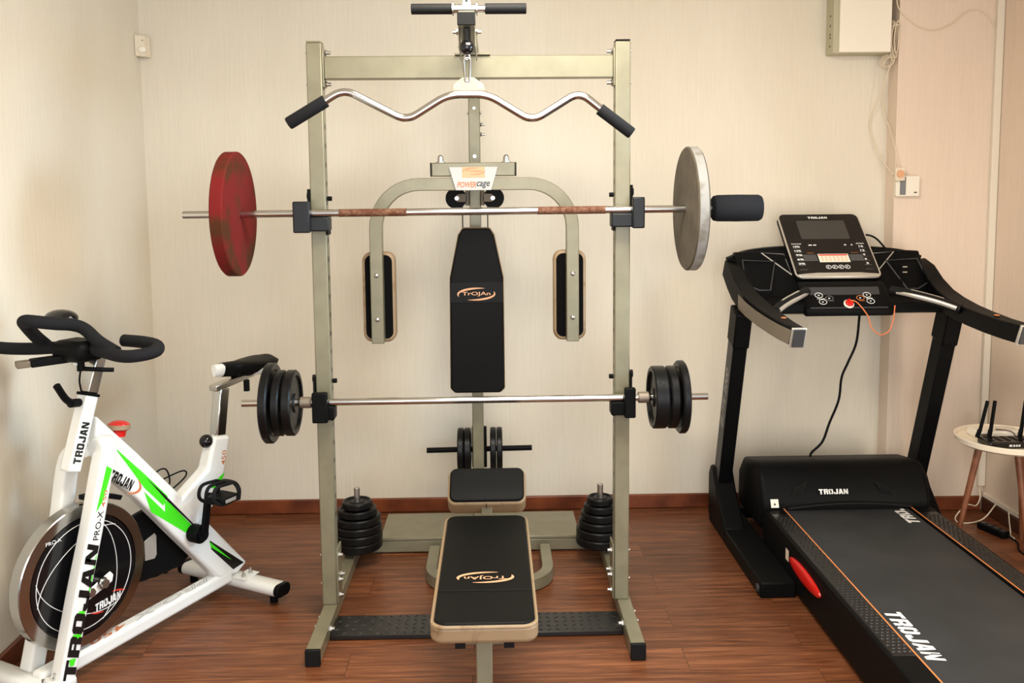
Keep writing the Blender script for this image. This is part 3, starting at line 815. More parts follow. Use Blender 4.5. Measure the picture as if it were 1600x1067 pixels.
# base
bt = bb('base_tube', MB().bar((0.03, 0, 0.085), (0.86, 0, 0.068), 0.056, 0.056), 'white', bevel=0.014, seg=4)
lettering('PRO-X', (0.315, 0.004, 0.1068), (1, 0, -0.02), (0.02, 0, 1), 0.36, 0.034, M['decalgrey'], bt, shear=0.3, outline=True, bold=0.0, world=False)
lettering('450', (0.595, 0.004, 0.1012), (1, 0, -0.02), (0.02, 0, 1), 0.15, 0.030, M['decalorange'], bt, shear=0.3, world=False)
for s0, nm in ((0.0, 'rear_stabilizer'), (0.865, 'front_stabilizer')):
    prof = []
    for i in range(16):
        t = 2*pi*i/16; prof.append((0.016*(1 if cos(t) > 0 else -1)+0.022*cos(t), 0.024*sin(t)))
    st = bb(nm, MB().sweep([(s0, -0.25, 0.056), (s0, 0.235, 0.056)], prof, False, True, (0, 0, 1)), 'white')
    for e in (-1, 1):
        y = 0.235 if e > 0 else -0.25
        bb('end_cap', MB().sweep([(s0, y, 0.056), (s0, y+e*0.022, 0.056)], [(a*1.03, b*1.03) for a, b in prof], False, True, (0, 0, 1)), 'black', st, 0.003)
        bb('levelling_foot', MB().cyl((s0, y-e*0.03, 0.0), (s0, y-e*0.03, 0.034), 0.016, 18), 'black', st)
    lp = MB().box(s0-0.042, s0+0.042, 0.035, 0.095, 0.079, 0.083)
    bb('mount_plate', lp, 'white', st, 0.001)
    nb = MB(); bolt(nb, (s0+0.02, 0.07, 0.083), (0, 0, 1), 0.007, 0.016); bolt(nb, (s0-0.02, 0.07, 0.083), (0, 0, 1), 0.007, 0.016)
    build_each('bolt', nb, M['bolt'], st, world=False)
# main diagonal tube
dt = bb('main_tube', poly([(0.607, 0.865), (0.455, 0.699), (0.223, 0.432), (-0.050, 0.108), (0.005, 0.080), (0.105, 0.098), (0.319, 0.355), (0.465, 0.535), (0.571, 0.647), (0.622, 0.76)], -0.027, 0.027), 'white', bevel=0.012, seg=4)
gm = MB().cut(); gm.add([(s, 0.0278, z) for s, z in [(0.551, 0.745), (0.434, 0.618), (0.336, 0.505), (0.358, 0.477), (0.437, 0.568)]], [tuple(range(5))])
gm.cut().add([(s, 0.0278, z) for s, z in [(0.438, 0.554), (0.351, 0.451), (0.351, 0.493), (0.337, 0.487), (0.232, 0.362), (0.238, 0.322), (0.388, 0.451), (0.412, 0.471)]], [tuple(range(8))])
gm.cut().add([(s, 0.0278, z) for s, z in [(0.150, 0.268), (0.036, 0.149), (0.140, 0.240)]], [(0, 1, 2)])
build_each('green_stripe', gm, M['green'], dt, world=False)
km = MB().cut(); km.add([(s, 0.0282, z) for s, z in [(0.427, 0.602), (0.348, 0.499), (0.205, 0.334), (0.214, 0.352), (0.347, 0.512)]], [tuple(range(5))])
km.cut().add([(s, 0.0274, z) for s, z in [(0.146, 0.270), (-0.030, 0.114), (0.030, 0.108), (0.140, 0.232)]], [(0, 1, 2, 3)])
build_each('black_stripe', km, M['decalblack'], dt, world=False)
dd = Vector((-0.118, 0, -0.092)).normalized()
lettering('TROJAN', (0.530, 0.0275, 0.624), dd, (0, 1, 0), 0.112, 0.036, M['decalblack'], dt, world=False, bold=0.025)
cm = MB(); crescent_mesh(cm, (0.515, 0.0275, 0.614), dd, (0, 1, 0), 0.080, 0.034, radians(-70), radians(55), 0.009)
bb('logo_swoosh', cm, 'decalorange', dt)
# head tube and handlebar post
hdir = Vector((-0.330, 0, 0.944)).normalized()
hc0, hc1 = Vector((0.700, 0, 0.700)), Vector((0.618, 0, 0.937))
ht = bb('head_tube', MB().bar(hc0, hc1, 0.048, 0.048, (1, 0, 0)), 'white', bevel=0.006)
lettering('TROJAN', (0.672, 0.0242, 0.790), hc1-hc0, (0, 1, 0), 0.135, 0.028, M['decalblack'], ht, world=False, bold=0.02)
bb('post_collar', MB().bar(hc1-hdir*0.004, hc1+hdir*0.006, 0.052, 0.052, (1, 0, 0)), 'black', ht, 0.002)
bb('handlebar_post', MB().bar(hc1+hdir*0.006, hc1+hdir*0.15, 0.046, 0.040, (1, 0, 0)), 'chrome', bevel=0.004)
lv = MB().cyl((0.655, 0.0, 0.918), (0.694, 0.012, 0.925), 0.014, 14); lv.tube(smooth_path([(0.690, 0.012, 0.925), (0.718, 0.02, 0.948), (0.752, 0.03, 0.996)]), 0.0115, 12, scales=None)
bb('adjusting_lever', lv, 'black')
lv = MB().cyl((0.655, 0.02, 1.025), (0.655, 0.02, 1.058), 0.012, 14); lv.tube([(0.655, 0.02, 1.032), (0.60, 0.06, 1.022), (0.575, 0.075, 1.018)], 0.0075, 12)
bb('handlebar_lever', lv, 'black')
bb('cable', MB().tube(smooth_path([(0.652, 0.015, 1.03), (0.655, 0.01, 0.99), (0.645, 0.005, 0.945)]), 0.003, 8), 'black')
# handlebar
hb = bb('handlebar', MB().tube(smooth_path([(0.545, 0.095, 1.113), (0.540, 0.18, 1.112), (0.545, 0.245, 1.106), (0.585, 0.285, 1.098), (0.630, 0.262, 1.090), (0.655, 0.21, 1.088), (0.642, 0.10, 1.095), (0.630, 0.0, 1.098),
        (0.650, -0.10, 1.092), (0.690, -0.19, 1.088), (0.730, -0.275, 1.092), (0.752, -0.325, 1.106), (0.765, -0.355, 1.125)], 7), 0.0205, 16), 'foam')
bb('inner_grip', MB().tube(smooth_path([(0.640, 0.17, 1.095), (0.640, 0.09, 1.125), (0.640, 0.03, 1.160), (0.66, 0.0, 1.175), (0.72, 0.0, 1.187), (0.775, -0.012, 1.200), (0.790, -0.05, 1.202), (0.76, -0.09, 1.183), (0.700, -0.13, 1.135), (0.65, -0.150, 1.096)], 7), 0.0205, 16), 'foam', hb)
bb('bottle_rest', MB().sphere((0.645, -0.075, 1.192), 0.042, 20, 12, (1.05, 1.5, 0.66)), 'blackgloss', hb)
bb('handlebar_clamp', MB().box(0.585, 0.70, -0.075, 0.07, 1.055, 1.125), 'black', bevel=0.028, seg=4)
cl = MB().bar((0.66, -0.02, 1.066), (0.765, -0.075, 1.062), 0.05, 0.024)
bb('sensor_arm', cl, 'black', hb, 0.004)
bb('sensor_tip', MB().bar((0.765, -0.075, 1.062), (0.80, -0.093, 1.061), 0.046, 0.020), 'greybrown', hb, 0.003)
bb('clamp_bolt', MB().cyl((0.655, 0.005, 1.060), (0.655, 0.005, 1.045), 0.018, 18), 'chrome', hb)
# fork
for sgn, nm in ((1, 0), (-1, 1)):
    v = 0.074*sgn
    fp = smooth_path([(0.600, 0.0, 0.745), (0.606, v*0.55, 0.772), (0.620, v*0.95, 0.755), (0.640, v, 0.705), (0.694, v, 0.509), (0.753, v, 0.319), (0.822, v, 0.075)], 6)
    if sgn < 0:
        fp = smooth_path([(0.640, 0.0, 0.760), (0.645, v*0.6, 0.745), (0.655, v, 0.690), (0.694, v, 0.509), (0.753, v, 0.319), (0.822, v, 0.075)], 6)
    prof = []
    for cx_, cy_, a_0 in ((0.0175, 0.0185, 0), (-0.0175, 0.0185, pi/2), (-0.0175, -0.0185, pi), (0.0175, -0.0185, 1.5*pi)):
        for i in range(5):
            t = a_0+pi/2*i/4; prof.append((cx_+0.010*cos(t), cy_+0.010*sin(t)))
    fk = bb('fork_leg', MB().sweep(fp, prof, False, True, (1, 0, 0), fixed=True), 'white')
    if sgn > 0:
        fd = Vector((0.640-0.822, 0, 0.705-0.075)).normalized(); fu = Vector((0, 1, 0)).cross(fd)
        fv = v+0.0276
        F = lambda t, w: tuple(Vector((0.640, fv, 0.705))-fd*t+fu*w)      # t down the leg, w forwards
        lettering('TROJAN', F(0.448, 0.001), fd, (0, 1, 0), 0.425, 0.043, M['decalblack'], fk, 'big_lettering', shear=0.1, bold=0.06, world=False, lift=0.0016)
        lettering('PRO-X', F(0.180, -0.004), fd, (0, 1, 0), 0.092, 0.021, M['decalblack'], fk, bold=0.005, world=False, lift=0.0010)
        lettering('450', F(0.095, -0.009), fd, (0, 1, 0), 0.055, 0.014, M['decalorange'], fk, bold=0.005, world=False, lift=0.0012)
        g = MB()
        for t0, w0, t1, w1, t2, w2, t3, w3 in ((-0.01, 0.006, 0.0, -0.018, 0.10, -0.006, 0.14, 0.014), (0.27, -0.017, 0.28, -0.020, 0.40, -0.018, 0.42, -0.012),
                                               (0.445, 0.010, 0.445, -0.014, 0.462, -0.014, 0.462, 0.012), (0.515, 0.016, 0.515, -0.016, 0.530, -0.016, 0.530, 0.016), (0.59, 0.012, 0.59, -0.012, 0.612, -0.009, 0.612, 0.006)):
            g.cut().add([F(t0, w0), F(t1, w1), F(t2, w2), F(t3, w3)], [(0, 1, 2, 3)])
        g.v = [(a, b+0.0008, c) for a, b, c in g.v]
        build_each('green_stripe', g, M['green'], fk, world=False)
    bb('fork_shoe', MB().bar((0.822, v, 0.045), (0.822, v, 0.080), 0.062, 0.062, (1, 0, 0)), 'white', fk, 0.010)
# flywheel
WC = Vector((0.682, 0, 0.347))
wr = 0.236
prof = [(0.03, -0.016), (0.196, -0.016), (0.199, -0.024), (wr-0.003, -0.024), (wr, -0.021), (wr, 0.021), (wr-0.003, 0.024), (0.199, 0.024), (0.196, 0.016), (0.03, 0.016)]
fwl = bb('flywheel', MB().lathe(prof, WC, (0, 1, 0), 96), 'wheelchrome')
bb('flywheel_cover', MB().lathe([(0.012, 0.0162), (0.195, 0.0162), (0.195, 0.0225), (0.012, 0.0240)], WC, (0, 1, 0), 72), 'blackgloss', fwl)
lm = MB()
for k in range(3):
    a0 = radians(90+120*k)
    pts = []
    for i in range(21):
        t = -1.05+2.1*i/20
        x = 0.172*sin(t)/sin(1.05); y = 0.172*(1-0.55*(t/1.05)**2)*0.70
        pts.append((x, y))
    rot = [(x*cos(a0)-y*sin(a0), x*sin(a0)+y*cos(a0)) for x, y in pts]
    lm.tube([(WC.x+x, 0.0243, WC.z+y) for x, y in rot], 0.0012, 6)
lm.tube([(WC.x+0.178*cos(t), 0.0243, WC.z+0.178*sin(t)) for t in [2*pi*i/60 for i in range(60)]], 0.0012, 6, closed=True)
bb('cover_line', lm, 'decalwhite', fwl)
wd = Vector((-0.115, 0, 0.008)).normalized()
lettering('TROJAN', (0.605, 0.0245, 0.226), wd, (0, 1, 0), 0.105, 0.026, M['decalwhite'], fwl, shear=0.2, world=False)
lettering('PRO-X', (0.79, 0.0245, 0.50), Vector((-1, 0, 0)), (0, 1, 0), 0.055, 0.012, M['decalwhite'], fwl, world=False, bold=0.0)
cm = MB(); crescent_mesh(cm, (0.605, 0.0245, 0.226), wd, (0, 1, 0), 0.072, 0.028, radians(10), radians(75), 0.006); crescent_mesh(cm, (0.605, 0.0245, 0.226), wd, (0, 1, 0), 0.072, 0.028, radians(190), radians(255), 0.006)
bb('logo_swoosh', cm, 'decalred', fwl)
hub = bb('hub_bracket', poly([(0.610, 0.338), (0.598, 0.322), (0.604, 0.300), (0.735, 0.262), (0.745, 0.290)], 0.046, 0.052), 'white', bevel=0.003)
hbm = MB()
hbm.cyl((0.645, 0.024, 0.312), (0.645, 0.072, 0.312), 0.014, 16); hbm.cyl((0.645, 0.05, 0.312), (0.645, 0.060, 0.312), 0.020, 6); hbm.cyl((0.690, 0.05, 0.297), (0.690, 0.062, 0.297), 0.015, 6)
bb('axle_nut', hbm, 'bolt', hub)
# brake pad over the wheel and tension knob
bb('brake_block', poly([(0.520, 0.566), (0.600, 0.600), (0.66, 0.607), (0.66, 0.590), (0.60, 0.583), (0.53, 0.552)], -0.022, 0.022), 'black', bevel=0.003)
ks = bb('tension_stem', MB().cyl((0.520, 0, 0.700), (0.506, 0, 0.800), 0.013, 18), 'white')
kd = Vector((-0.13, 0, 0.99)).normalized(); kc = Vector((0.506, 0, 0.800))
kn = bb('tension_knob', MB().lathe([(0.0, -0.014), (0.023, -0.014), (0.025, 0.004), (0.034, 0.010), (0.037, 0.020), (0.034, 0.030), (0.020, 0.038), (0.0, 0.040)], kc-kd*0.018, kd, 28), 'redplastic')
bb('knob_band', MB().lathe([(0.0342, 0.0105), (0.0378, 0.0125), (0.0378, 0.0255), (0.0342, 0.0275)], kc-kd*0.018, kd, 28), 'cream', kn)
# seat tube, post, slider, saddle
bb('seat_tube', poly([(0.285, 0.470), (0.142, 0.548), (0.100, 0.664), (0.017, 0.650), (0.062, 0.482), (0.083, 0.425), (0.152, 0.371), (0.215, 0.340), (0.235, 0.40)], -0.030, 0.030), 'white', bevel=0.014, seg=4)
sd = Vector((-0.16, 0, 0.98)).normalized()
sp0 = Vector((0.056, 0, 0.655))
lettering('450', (0.060, 0.0306, 0.572), sd, (0, 1, 0), 0.056, 0.022, M['decalorange'], bike, world=False, bold=0.01)
bb('green_stripe', decal([(0.142, 0.478), (0.058, 0.514), (0.071, 0.488), (0.116, 0.466)], 0.0307), 'green')
bb('seat_post', MB().bar(sp0, sp0+sd*0.185, 0.042, 0.048, (1, 0, 0)), 'chrome', bevel=0.005)
top = sp0+sd*0.185
sl = bb('saddle_slider', MB().bar(top+Vector((0.045, 0, 0.006)), top+Vector((-0.165, 0, 0.028)), 0.042, 0.024), 'chrome', bevel=0.004)
bb('saddle_clamp', MB().box(-0.105, -0.045, -0.022, 0.022, 0.865, 0.892), 'black', bevel=0.004)
bb('slider_knob', MB().cyl((-0.10, 0.01, 0.845), (-0.10, 0.01, 0.80), 0.012, 16), 'black')
bb('height_knob', MB().sphere((0.116, 0.0, 0.648), 0.026, 20, 12), 'blackgloss')
bb('knob_stem', MB().cyl((0.10, 0, 0.643), (0.06, 0, 0.62), 0.010, 14), 'steel')
def saddle_mesh(inset, z_off, zb_off, k0=0.0):
    st_ = []
    n = 15
    for i in range(n+1):
        k = k0+(1-k0)*i/n; s = 0.062-0.300*k
        w = 0.021+0.064*(1/(1+math.exp(-(k-0.50)*11)))
        if k > 0.86: w *= sqrt(max(0.0, 1-((k-0.86)/0.145)**2))*0.75+0.25
        if k < 0.08: w *= 0.6+0.4*(k/0.08)
        zc_ = 0.912+0.014*cos(k*pi*1.1)*0.6+0.016*max(0, k-0.55)
        th = 0.034+0.030*k+(0.0 if zb_off == 0 else 0.004-0.060*max(0.0, k-0.55))
        st_.append((s, max(0.004, w-inset), zc_+z_off, th))
    mb = MB(); rings = []; m_ = 16
    for s, w, z, th in st_:
        ring = []
        for j in range(m_):
            t = 2*pi*j/m_
            yy = w*cos(t); zz = (0.014*sin(t) if sin(t) > 0 else th*sin(t))
            ring.append((s, yy, z+zz*abs(sin(t))**0.2))
        rings.append(ring)
    vs = [v for r in rings for v in r]
    fs = [(i*m_+j, i*m_+(j+1) % m_, (i+1)*m_+(j+1) % m_, (i+1)*m_+j) for i in range(n) for j in range(m_)]
    fs += [tuple(range(m_)), tuple(range(n*m_, (n+1)*m_))]
    return mb.add(vs, fs, True)
sad = bb('saddle', saddle_mesh(0.0, 0.0, 0.0), 'white')
tm2 = saddle_mesh(-0.0022, 0.0020, -0.012, 0.13)
bb('saddle_cover', tm2, 'vinyl', sad)
# chain guard, crank, pedals
bb('chain_guard', poly([(0.640, 0.400), (0.500, 0.440), (0.300, 0.470), (0.190, 0.430), (0.150, 0.345), (0.155, 0.240), (0.230, 0.190), (0.400, 0.200), (0.600, 0.235), (0.690, 0.28)], -0.062, -0.034), 'black', bevel=0.006)
cg = poly([(0.397, 0.347), (0.350, 0.362), (0.343, 0.350), (0.345, 0.280), (0.355, 0.268), (0.397, 0.275)], -0.034, -0.0325)
bb('guard_window', cg, 'silver', bevel=0.0005)
CB = Vector((0.228, 0, 0.330))
bb('crank_axle', MB().cyl((CB.x, -0.085, CB.z), (CB.x, 0.085, CB.z), 0.024, 24), 'black')
bb('crank_cap', MB().cyl((CB.x, 0.027, CB.z), (CB.x, 0.075, CB.z), 0.034, 28), 'black', bevel=0.004)
ca = Vector((-0.15, 0, 0.99)).normalized()
for sgn in (1, -1):
    e = CB+ca*(0.150 if sgn > 0 else -0.165)
    bb('crank_arm', MB().bar((CB.x, 0.086*sgn, CB.z)+ca*0 if False else Vector((CB.x, 0.086*sgn, CB.z)), Vector((e.x, 0.092*sgn, e.z)), 0.016, 0.030, (1, 0, 0)), 'black', bevel=0.005)
    pd = MB().cyl((e.x, 0.09*sgn, e.z), (e.x, 0.135*sgn, e.z), 0.010, 14)
    pd.box(e.x-0.045, e.x+0.045, min(0.115*sgn, 0.205*sgn), max(0.115*sgn, 0.205*sgn), e.z-0.010, e.z+0.010)
    pdl = bb('pedal', pd, 'black', bevel=0.005)
    cage = MB()
    for q in (0.125, 0.160, 0.195):
        cage.tube(smooth_path([(e.x-0.042, q*sgn, e.z-0.008), (e.x+0.030, q*sgn, e.z-0.012), (e.x+0.075, q*sgn, e.z+0.018), (e.x+0.060, q*sgn, e.z+0.058), (e.x-0.010, q*sgn, e.z+0.056)]), 0.0065, 8)
    cage.tube([(e.x-0.010, 0.122*sgn, e.z+0.056), (e.x-0.010, 0.198*sgn, e.z+0.056)], 0.006, 8)
    cage.sweep(smooth_path([(e.x-0.030, 0.112*sgn, e.z-0.012), (e.x-0.032, 0.11*sgn, e.z+0.030), (e.x-0.030, 0.130*sgn, e.z+0.052), (e.x-0.030, 0.190*sgn, e.z+0.052), (e.x-0.032, 0.212*sgn, e.z+0.028), (e.x-0.030, 0.21*sgn, e.z-0.012)]), [(-0.0015, -0.010), (0.0015, -0.010), (0.0015, 0.010), (-0.0015, 0.010)], False, False, (1, 0, 0))
    bb('toe_cage', cage, 'rubber', pdl)
    pc = MB().box(e.x-0.03, e.x+0.03, min(0.206*sgn, 0.2085*sgn), max(0.206*sgn, 0.2085*sgn), e.z-0.006, e.z+0.006)
    bb('reflector', pc, 'silver', pdl)
# wiring behind the main tube
wl = MB().tube(smooth_path([(0.46, -0.05, 0.60), (0.40, -0.055, 0.565), (0.33, -0.055, 0.50), (0.27, -0.05, 0.47)]), 0.004, 8)
wl.tube(smooth_path([(0.33, -0.05, 0.52), (0.315, -0.05, 0.575), (0.27, -0.05, 0.575), (0.255, -0.05, 0.52), (0.29, -0.05, 0.49)]), 0.003, 8)
wl.tube(smooth_path([(0.33, -0.05, 0.535), (0.25, -0.05, 0.545), (0.185, -0.05, 0.545), (0.18, -0.05, 0.52), (0.26, -0.05, 0.485)]), 0.003, 8)
bb('wiring', wl, 'black')

# ================================================================== TREADMILL
TX = 1.612
tmill = thing('treadmill', 'black folding treadmill with orange deck stripes and console, right side of room', 'treadmill', (TX, -0.2, 0.0))
def tb(name, mb, m, parent=None, bevel=0.0, seg=2, label=None): return build(name, mb, M[m], parent or tmill, bevel, seg, label=label)
XLr, XRr = TX-0.362, TX+0.372
deck = tb('deck', MB().box(XLr+0.012, XRr-0.012, -1.35, 0.66, 0.020, 0.186), 'black', bevel=0.006)
tb('running_belt', MB().box(TX-0.268, TX+0.272, -1.33, 0.68, 0.186, 0.195), 'belt', bevel=0.002)
for s in (-1, 1):
    xo, xi = (XLr, TX-0.274) if s < 0 else (XRr, TX+0.278)
    a, b = min(xo, xi), max(xo, xi)
    rl = tb('side_rail', MB().box(a, b, -1.36, 0.655, 0.150, 0.203), 'black', bevel=0.008)
    c0 = a+0.018 if s < 0 else a+0.014
    st_ = MB().box(c0-0.006, b-0.008 if s < 0 else b-0.012, -1.05 if s > 0 else -0.60, 0.56, 0.2025, 0.2040)
    tb('grip_strip', st_, 'tread', rl, 0.0007)
    sm = MB()
    yv = -0.575 if s < 0 else -1.0
    row = 0
    while yv < 0.53:
        for k_ in range(4-row % 2):
            x = c0+0.007+(k_+0.5*(row % 2))*0.0170
            ring = [(x+0.0068*cos(2*pi*q/10), yv+0.0072*sin(2*pi*q/10), 0.2038) for q in range(10)]
            ring2 = [(x+0.0040*cos(2*pi*q/10), yv+0.0042*sin(2*pi*q/10), 0.2066) for q in range(10)]
            sm.add(ring+ring2+[(x, yv, 0.2074)], [(q, (q+1) % 10, 10+(q+1) % 10, 10+q) for q in range(10)]+[(10+q, 10+(q+1) % 10, 20) for q in range(10)], True)
        yv += 0.0195; row += 1
    g = tb('grip_stud', sm, 'tread', rl); g['kind'] = 'stuff'
    ox = b-0.0055 if s < 0 else a+0.0005
    tb('orange_line', MB().box(ox, ox+0.005, -1.33, 0.645, 0.2028, 0.2040), 'orange', rl)
tb('end_roller_cover', MB().box(XLr, XRr, -1.42, -1.36, 0.05, 0.203), 'black', bevel=0.01)
# belt lettering
lettering('TROJAN', (TX-0.243+0.018, -0.462, 0.1952), (0, -1, 0), (0, 0, 1), 0.315, 0.056, M['decalwhite'], tmill, 'belt_lettering', shear=0.15, bold=0.05)
lettering('TROJAN', (TX+0.218, 0.680-0.135, 0.1952), (0, 1, 0), (0, 0, 1), 0.300, 0.050, M['decalwhite'], tmill, 'belt_lettering', shear=0.15, bold=0.05) if False else None
lettering('TROJ', (TX+0.222, 0.552, 0.1952), (0, 1, 0), (0, 0, 1), 0.200, 0.052, M['decalwhite'], tmill, 'belt_lettering', shear=0.15, bold=0.05)
# red badge on the side of the deck
bdg = MB(); n = 36
for k, (sc0, dx) in enumerate(((1.0, 0.0), (0.98, -0.006), (0.80, -0.011), (0.35, -0.013))):
    bdg.v += [(XLr+dx, 0.115+0.168*sc0*cos(2*pi*i/n), 0.128+0.030*sc0*sin(2*pi*i/n)) for i in range(n)]
for k in range(3):
    for i in range(n):
        j = (i+1) % n; bdg.f.append([k*n+i, k*n+j, (k+1)*n+j, (k+1)*n+i]); bdg.sm.append(True)
bdg.f.append([3*n+i for i in range(n)]); bdg.sm.append(True)
tb('side_badge', bdg, 'redplastic', deck, label='red oval badge on the deck side')
tb('side_skirt', MB().box(XLr-0.0005, XLr+0.013, -1.35, 0.64, 0.024, 0.176), 'black', deck, 0.004)
tb('side_sticker', MB().box(XLr-0.0012, XLr-0.0004, 0.300, 0.335, 0.105, 0.150), 'offwhite', deck)
# motor hood
hp = [(0.625, 0.190), (0.628, 0.235), (0.665, 0.315), (0.705, 0.362), (0.745, 0.376), (0.93, 0.345), (1.0, 0.27), (1.01, 0.10), (0.66, 0.10)]
hood = tb('motor_hood', MB().prism([(TX-0.375, y, z) for y, z in hp], (0.750, 0, 0)), 'black', bevel=0.022, seg=4)
tb('hood_lip', MB().tube(smooth_path([(TX-0.26, 0.622, 0.204), (TX-0.12, 0.612, 0.222), (TX+0.02, 0.610, 0.228), (TX+0.16, 0.612, 0.222), (TX+0.28, 0.622, 0.208)]), 0.006, 10), 'rubber', hood)
hn = Vector((0, -0.080, 0.037)).normalized()
hn = Vector((0, -0.905, 0.425))
lettering('TROJAN', (TX-0.058, 0.638, 0.272), (1, 0, 0), hn, 0.128, 0.022, M['decalwhite'], hood, bold=0.05, lift=0.005)
wc = Vector((TX-0.318, 0.628, 0.226)); 
wm = MB(); patch(wm, wc+hn*0.003, (1, 0, 0), hn, [(-0.017, -0.018), (0.017, -0.018), (0.017, 0.018), (-0.017, 0.018)], 0.002)
wk = tb('warning_label', wm, 'whitep', hood)
wm = MB(); patch(wm, wc+hn*0.003, (1, 0, 0), hn, [(-0.006, -0.008), (0.006, -0.008), (0.0, 0.004)], 0.003); tb('warning_mark', wm, 'decalblack', wk)
vm = MB()
for s in (-1, 1):
    for k in range(5):
        c = Vector((TX+s*(0.155+0.011*k)-0.02, 0.652-0.003*k+0.002*k, 0.308-0.004*k))
        vm.cut().bar(c, c+Vector((s*0.020, -0.018, -0.038)), 0.004, 0.003)
build_each('vent_slot', vm, M['tread'], hood)
# base frame, uprights
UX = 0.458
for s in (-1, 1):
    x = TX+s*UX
    tb('base_rail', MB().box(x-0.045 if s < 0 else x-0.085, x+0.096 if s < 0 else x-0.035, 0.205, 1.04, 0.0, 0.065), 'black', bevel=0.008)  # left rail widened in black to stand in for floor shade beside the deck
    cv = [(1.045, 0.03), (1.045, 0.235), (1.01, 0.285), (0.965, 0.285), (0.90, 0.20), (0.74, 0.066), (0.74, 0.03)]
    cvr = tb('upright_cover', MB().prism([(x-0.048, y, z) for y, z in cv], (0.096, 0, 0)), 'black', bevel=0.010, seg=3)
    p, q = Vector((x, 0.998, 0.12)), Vector((x, 0.715, 0.985))
    upm = MB().bar(p, q, 0.062, 0.092, (0, -1, 0))
    ur = tb('upright', upm, 'black', bevel=0.006)
    dd = (q-p).normalized()
    side = MB().bar(p+Vector((s*0.0315, 0, 0))+dd*0.12, q+Vector((s*0.0315, 0, 0))-dd*0.02, 0.002, 0.080, (0, -1, 0))
    tb('side_panel', side, 'charcoal', ur)
    if s < 0:
        lettering('ELITE 2000', p+dd*0.56+Vector((-0.0330, 0, 0)), dd, (-1, 0, 0), 0.30, 0.042, M['decalwhite'], ur, shear=0.2, outline=True, bold=0.0)
    tb('upright_sleeve', MB().bar(q-dd*0.075, q+dd*0.092, 0.072, 0.108, (0, -1, 0)), 'black', ur, 0.008)
tb('rear_cross_tube', MB().box(TX-UX, TX+UX, 1.0, 1.04, 0.02, 0.07), 'black', bevel=0.004)
tb('transport_wheel', MB().cyl((TX-UX-0.045, 0.235, 0.032), (TX-UX-0.052, 0.235, 0.032), 0.016, 20), 'charcoal')
# side arms
topc = [(0.95, 1.268), (0.86, 1.243), (0.78, 1.192), (0.68, 1.152), (0.58, 1.130), (0.45, 1.112), (0.32, 1.101), (0.20, 1.094), (0.07, 1.092)]
botc = [(0.95, 1.190), (0.86, 1.135), (0.78, 1.095), (0.68, 1.064), (0.58, 1.046), (0.45, 1.030), (0.32, 1.020), (0.20, 1.014), (0.10, 1.012)]
wid = [0.070, 0.075, 0.080, 0.086, 0.088, 0.084, 0.076, 0.066, 0.054]
for s in (-1, 1):
    mb = MB(); n = len(topc); vs = []
    for (yt, zt_), (yb_, zb_), w in zip(topc, botc, wid):
        xo = TX+s*(0.472-0.0*w); 
        k = (yt-0.07)/0.88
        xo = TX+s*(0.448+0.030*min(1, k*1.3))
        xi = xo-s*w
        vs += [(xo, yb_, zb_+0.008), (xi+s*0.012, yb_, zb_), (xi, yt, zt_-0.006), (xo-s*0.012, yt, zt_)]
    fs = [(i*4+j, i*4+(j+1) % 4, (i+1)*4+(j+1) % 4, (i+1)*4+j) for i in range(n-1) for j in range(4)]
    fs += [(0, 1, 2, 3), ((n-1)*4, (n-1)*4+1, (n-1)*4+2, (n-1)*4+3)]
    mb.add(vs, fs)
    ar = tb('side_arm', mb, 'black', bevel=0.006, seg=3)
    # bronze panel on the outer face, silver tip
    pmb = MB(); P = []
    for i in range(3, n):
        xo = TX+s*(0.448+0.030*min(1, (topc[i][0]-0.07)/0.88*1.3))+s*0.0012
        P.append([(xo, topc[i][0], topc[i][1]-0.012), (xo, botc[i][0], botc[i][1]+0.012)])
    for i in range(len(P)-1):
        pmb.add([P[i][0], P[i+1][0], P[i+1][1], P[i][1]], [(0, 1, 2, 3)])
    tb('arm_panel', pmb, 'greybrown', ar)
    xo = TX+s*0.448; xi = xo-s*0.054
    tipm = MB().prism([(xo, 0.069, 1.090), (xo, 0.099, 1.018), (xo, 0.091, 1.010), (xo, 0.060, 1.086)], (-s*0.055, 0, 0))
    tb('arm_tip', tipm, 'silver', ar, 0.002)
    fcm = MB().prism([(xo-s*0.006, 0.060, 1.084), (xo-s*0.006, 0.088, 1.016), (xo-s*0.006, 0.084, 1.013), (xo-s*0.006, 0.056, 1.082)], (-s*0.043, 0, 0))
    tb('tip_inlay', fcm, 'charcoal', ar, 0.002)
    ob = MB().sphere((TX+s*0.415, 0.26, 1.0975), 0.010, 14, 8, (1, 1.4, 0.3))
    tb('arm_button', ob, 'orange', ar)
    # cross grips with pulse sensors
    gx0, gx1 = TX+s*0.385, TX+s*0.185
    gpth = smooth_path([(gx0, 0.470, 1.092), (TX+s*0.32, 0.53, 1.118), (TX+s*0.24, 0.60, 1.140), (gx1, 0.67, 1.150)])
    gr = tb('pulse_grip', MB().tube(gpth, 0.020, 14), 'rubber', tmill)
    pl = [Vector(p)+Vector((0, -0.008, 0.0145)) for p in gpth[6:-7]]
    pl = [Vector(p)+Vector((0, 0.004, 0.0135)) for p in gpth[6:-8]]
    tb('pulse_sensor', MB().tube(pl, 0.009, 10), 'silver', gr)
    pl = [Vector(p)+Vector((0, -0.0135, -0.002)) for p in gpth[2:-2]]
    tb('grip_trim', MB().tube(pl, 0.0125, 10), 'silver', gr)
